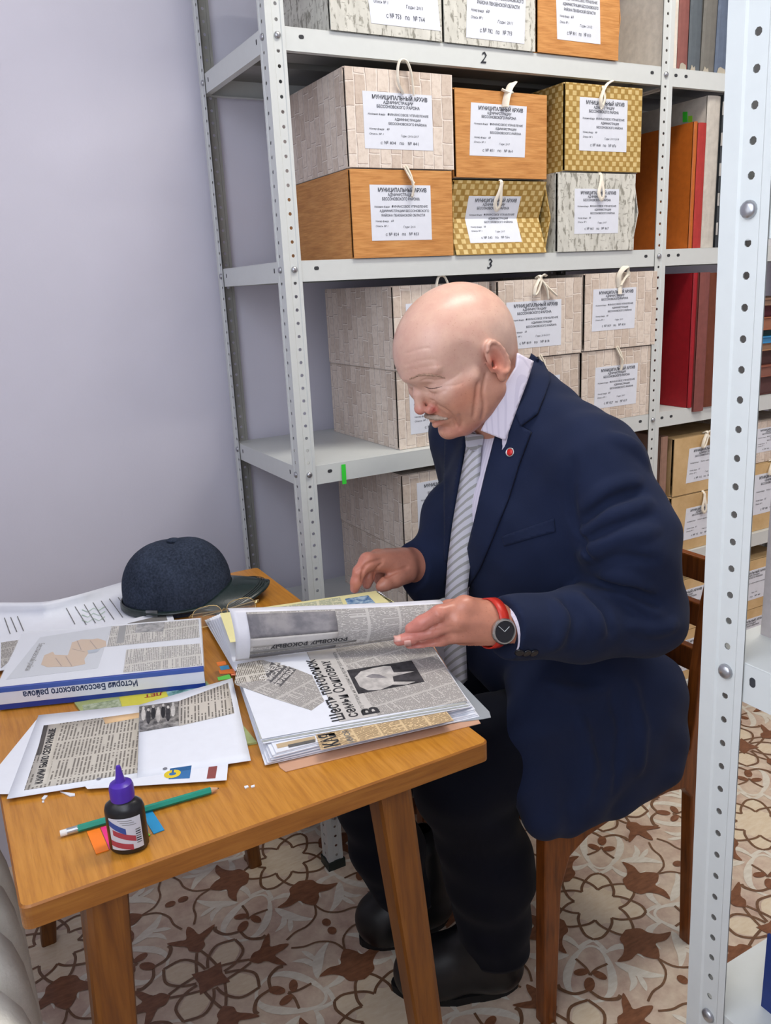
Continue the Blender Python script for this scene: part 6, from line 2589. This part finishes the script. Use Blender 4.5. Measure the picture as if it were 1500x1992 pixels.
M_TIE = tie_mat()
tr_ = [((911, 862), (937, 866)), ((907, 890), (935, 900)), ((896, 945), (930, 965)), ((883, 1020), (923, 1030)), ((874, 1090), (914, 1100)), ((869, 1160), (907, 1160)), ((866, 1240), (906, 1255)), ((868, 1312), (909, 1322)), ((888, 1338), (890, 1340))]
ys_ = []
for (xa, ya), (xb, yb) in tr_[:6]:
    h_ = hit_px(sb, (xa+xb)/2, (ya+yb)/2)
    ys_.append(h_[0].y if h_ else -.38)
cfit = np.polyfit(range(6), ys_, 1)
V_ = []
for i, ((xa, ya), (xb, yb)) in enumerate(tr_):
    yc_ = np.polyval(cfit, min(i, 5))-.012
    for f in (0, .25, .5, .75, 1):
        V_.append(aty(xa+(xb-xa)*f, ya+(yb-ya)*f, yc_+.016-.032*f-.006*math.sin(PI*f)))
F_ = [(i*5+j, i*5+j+1, i*5+j+6, i*5+j+5) for i in range(len(tr_)-1) for j in range(4)]
tie = mk('tie', V_, F_, M_TIE, man, True, True)
tie.modifiers.new('cloth', 'SOLIDIFY').thickness = .004
yk = np.polyval(cfit, 0)-.016
kq = [(908, 846), (941, 848), (938, 868), (932, 876), (915, 874), (910, 866)]
V_ = [aty(x, y, yk+.010) for x, y in kq]+[aty(x+(924-x)*.22, y+(860-y)*.18, yk-.010) for x, y in kq]
n_ = len(kq)
knot = mk('tie_knot', V_, [tuple(range(n_)), tuple(range(2*n_-1, n_-1, -1))]+[(i, (i+1) % n_, n_+(i+1) % n_, n_+i) for i in range(n_)], M_TIE, man, True)
bv = knot.modifiers.new('soft', 'BEVEL')
bv.width = .004
bv.segments = 3

# lapels and collar of the jacket
LAP = [(992, 752), (1016, 829), (1036, 841), (1010, 910), (990, 974), (962, 1044), (936, 1106), (904, 1156), (906, 1110), (916, 1058), (936, 968), (962, 862), (972, 830)]
V_, F_ = drape_px(LAP, jb, .0015, 5.0, .005)
lap = mk('lapel', V_, F_, M_SUIT, man, True, True)
COLL = [(1032, 697), (1054, 714), (1068, 740), (1060, 775), (1047, 808), (1016, 830), (1002, 800), (1012, 750)]
V_, F_ = drape_px(COLL, jb, .003, 5.0, .006)
mk('jacket_collar', V_, F_, M_SUIT, man, True, True)
FLAP = [(870, 852), (912, 846), (905, 880), (897, 927), (884, 1009), (872, 1090), (867, 1090), (868, 1000), (868, 920)]
V_, F_ = drape_px(FLAP, jb, .001, 4.0, .005)
mk('lapel', V_, F_, M_SUIT, man, True, True)
# breast pocket welt
V_, F_ = drape_px([(977, 1043), (1078, 1008), (1081, 1034), (982, 1062)], jb, .0004, 5.0, .0022)
mk('breast_pocket', V_, F_, M_SUIT, man, True, True)
# cuff buttons
for q in ((1010, 1268), (1024, 1269), (1038, 1269)):
    h_ = hit_px(jb, *q)
    if h_:
        M_ = Matrix.Translation(h_[0]+h_[1]*.0008) @ h_[1].to_track_quat('Z', 'Y').to_matrix().to_4x4()
        b = MB().lathe([(.0068, 0), (.0070, .0015), (.0055, .0026), (.0035, .0022), (.0003, .0022)], n=16)
        b.v = [tuple(M_ @ Vector(x)) for x in b.v]
        b.build('cuff_button', plain('dark_button', (18, 20, 28), .3), man, True, True)
# lapel pin
h_ = hit_px(jb, 996, 881)
M_ = Matrix.Translation(h_[0]+h_[1]*.0066) @ h_[1].to_track_quat('Z', 'Y').to_matrix().to_4x4()
b = MB().lathe([(.0078, 0), (.0080, .0012), (.0066, .0022), (.0062, .0014)], n=24)
b.v = [tuple(M_ @ Vector(x)) for x in b.v]
pin = b.build('lapel_pin', plain('silver_rim', (190, 186, 186), .25, .9), man, True, True)
b = MB().lathe([(.0062, .0012), (.0040, .0022), (.0003, .0026)], n=24)
b.v = [tuple(M_ @ Vector(x)) for x in b.v]
b.build('red_enamel', plain('red_enamel', (206, 28, 24), .25), pin, True, True)

# shirt cuff of the near sleeve
cu = MB().tube([cf_n-ax_n*.01+v3(0, 0, -.004), cf_n+ax_n*.007+v3(0, 0, -.006)], [.0410, .0395], 28, False)
cuf = cu.build('shirt_cuff', M_SHIRT, man, True, True)
cuf.modifiers.new('cloth', 'SOLIDIFY').thickness = .002

# wrist watch
wc = pj(955, 1212, FY-.047)
aw = Vector(ax_n)
st = MB()
P = []
e1 = Vector((0, 0, 1))-aw*aw.z
e1.normalize()
e2 = aw.cross(e1)
for k in range(33):
    th = 2*PI*k/32
    P.append(Vector(wc)+e1*(.0355*math.cos(th))+e2*(.0335*math.sin(th)))
V_, F_ = [], []
for k in range(32):
    for s, o in ((-.008, 0), (.008, 0), (.008, .002), (-.008, .002)):
        d_ = (P[k]-Vector(wc)).normalized()
        V_.append(P[k]+aw*s+d_*o)
for k in range(32):
    j = (k+1) % 32
    for a in range(4):
        b2 = (a+1) % 4
        F_.append((4*k+a, 4*k+b2, 4*j+b2, 4*j+a))
watch = mk('watch_strap', V_, F_, plain('red_leather', (196, 44, 30), .4, var=.06), man, True, True)
h_ = hit_px(bvh_of(np.array([tuple(x) for x in V_]), F_), 979, 1228)
fn = (h_[1]*.55+Vector((-.25, -.75, .35))*.45).normalized() if h_ else Vector((0, -1, 0))
fc = h_[0] if h_ else Vector(wc)
M_ = Matrix.Translation(fc) @ fn.to_track_quat('Z', 'Y').to_matrix().to_4x4()


def wpart(name, prof, m, par):
    b = MB().lathe(prof, n=32)
    b.v = [tuple(M_ @ Vector(x)) for x in b.v]
    return shade_by_angle(b.build(name, m, par, True), 40)


case = wpart('watch_case', [(.0165, -.004), (.0185, -.002), (.0190, .003), (.0175, .0055), (.0158, .0058), (.0155, .004)], plain('steel_case', (186, 184, 178), .25, .9), watch)
wpart('watch_dial', [(.0155, .0030), (.0155, .0040), (.0003, .0041)], plain('black_dial', (20, 24, 30), .2), watch)
for a, L_ in ((.6, .010), (2.3, .013)):
    d_ = M_.to_3x3() @ Vector((math.cos(a), math.sin(a), 0))
    o_ = M_ @ Vector((0, 0, .0046))
    MB().tube([o_, o_+d_*L_], .0005, 5).build('watch_hand', plain('pale_hand', (190, 196, 200), .3), watch, True)

# ---------------------------------------------------------------- trousers and boots
TR = Field((-.16, -.62, .02), (.54, -.10, .62), .006)
TR.ell((.40, -.36, .51), (.15, .185, .085), .03)
TR.chain([v3(.38, -.45, .505), pj(925, 1475, -.475)+v3(.02, 0, 0), kn_n], [.106, .090, .082], .04)
TR.chain([kn_n, (kn_n+an_n)/2+v3(.028, -.004, 0), an_n+v3(.018, 0, .01)], [.080, .078, .066], .03)
TR.chain([v3(.38, -.28, .505), kn_f+v3(.05, 0, .02), kn_f], [.095, .082, .074], .04)
TR.chain([kn_f, (kn_f+an_f)/2, an_f+v3(.01, 0, .01)], [.072, .068, .060], .03)
g = TR.sub((-.16, -.62, .02), (.54, -.10, .62))
sl, X, Y, Z = g
TR.v[sl] += (.003*np.sin(Z*70+X*20)*np.sin(X*30+Y*25)).astype(np.float32)
TRv, TRf = TR.mesh()
TRv = relax(TRv, TRf, 1)
ct = TRv[TRf].mean(1)
tv, tf = compact(TRv, TRf[ct[:, 2] > .085])
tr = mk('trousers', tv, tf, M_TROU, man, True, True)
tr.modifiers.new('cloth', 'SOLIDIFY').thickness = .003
M_BOOT = plain('black_boot_leather', (20, 21, 24), .42, 0, .5, .15)
for heel, toe, ank in ((atz(1030, 1925, .0)+v3(-.01, .02, 0), atz(762, 1945, .0)+v3(.02, .02, 0), an_n), (v3(.155, -.262, 0), atz(690, 1842, .0)+v3(.02, .0, 0), an_f)):
    heel, toe = v3(*heel[:2], 0), v3(*toe[:2], 0)
    d_ = (toe-heel)/np.linalg.norm(toe-heel)
    L_ = np.linalg.norm(toe-heel)
    n_ = v3(-d_[1], d_[0], 0)
    lo_ = np.minimum(heel, toe)-.09
    hi_ = np.maximum(heel, toe)+.09
    lo_[2], hi_[2] = -.03, .23
    BF = Field(lo_, hi_, .004)
    BF.cone(heel+d_*.035+v3(0, 0, .048), heel+d_*.13+v3(0, 0, .048), .043, .044, .03)
    BF.cone(heel+d_*.13+v3(0, 0, .046), heel+d_*(L_-.055)+v3(0, 0, .040), .045, .046, .03)
    BF.cone(heel+d_*(L_-.075)+v3(0, 0, .038), heel+d_*(L_-.045)+v3(0, 0, .036), .046, .044, .03)
    BF.chain([heel+d_*.055+v3(0, 0, .06), heel+d_*.052+v3(0, 0, .13), heel+d_*.05+v3(0, 0, .185)], [.050, .047, .048], .03)
    BF.cone(heel+d_*.10+v3(0, 0, .085), heel+d_*.16+v3(0, 0, .055), .042, .038, .03)
    gz = BF.sub(lo_, hi_)
    sl, X, Y, Z = gz
    BF.v[sl] = np.maximum(BF.v[sl], .012-Z)
    Bv, Bf = BF.mesh()
    bt_ = mk('boot', Bv, Bf, M_BOOT, man, True, True)
    # sole: outline of the upper, a little wider
    out = []
    for q in range(28):
        t = 2*PI*q/28
        c, s = math.cos(t), math.sin(t)
        wd = .047 if c > 0 else .042
        out.append(heel+d_*(L_/2+.004+c*(L_/2+.004))+n_*(s*wd*(1-.12*(abs(c) > .9))))
    MB().prism([(p[0], p[1], .0) for p in out], (0, 0, .016)).build('sole', plain('black_rubber', (14, 14, 15), .7), bt_, True)

# ---------------------------------------------------------------- face hair
M_MOU = plain('grey_moustache', (188, 166, 150), .9, var=.2, bump=.6, nscale=300)
MO = Field((.07, -.075, -.045), (.135, -.020, .045), .0015)
for s in (1, -1):
    MO.chain([(.1110, -.0425, s*.002), (.1060, -.0455, s*.015), (.0960, -.0525, s*.029)], [.0040, .0042, .0022], .004)
mv, mf = MO.mesh()
mv = mv+np.random.RandomState(2).normal(0, .0004, mv.shape)
mk('moustache', (mv*HS)@HR+HO, mf, M_MOU, man, True, True)
rs = random.Random(5)


def hair_strip(name, px, rad, m, n=26, jit=.0):
    P, R_ = [], []
    for i, q in enumerate(resample([(x, y, 0) for x, y in px], n)):
        h_ = hit_px(head_bvh, q.x, q.y+rs.uniform(-jit, jit))
        if h_:
            P.append(h_[0]+h_[1]*(rad*.15))
            R_.append(rad*(.35+.65*math.sin(PI*(i+.5)/n))*rs.uniform(.8, 1.2))
    MB().tube(P, R_, 6, True, flat=.6).build(name, m, man, True, True)


hair_strip('eyebrow', [(797, 737), (818, 729), (842, 729), (866, 735)], .0030, plain('pale_brow', (176, 142, 122), .9, var=.25, nscale=300), 30, .8)
hair_strip('eyelashes', [(825, 752), (840, 756), (860, 752)], .0009, plain('dark_lash', (84, 58, 50), .8))
# finger nails of the near hand
for x, y, r in ((775, 1243, .0060), (799, 1224, .0) if False else (795, 1252, .0045)):
    h_ = hit_px(hand_bvh, x, y)
    if h_:
        V_, F_ = drape_px([(x-9, y-6), (x+4, y-7), (x+6, y+5), (x-8, y+6)], hand_bvh, .0001, 3.0, .0005)
        mk('finger_nail', V_, F_, plain('nail', (226, 172, 160), .3), man, True, True)
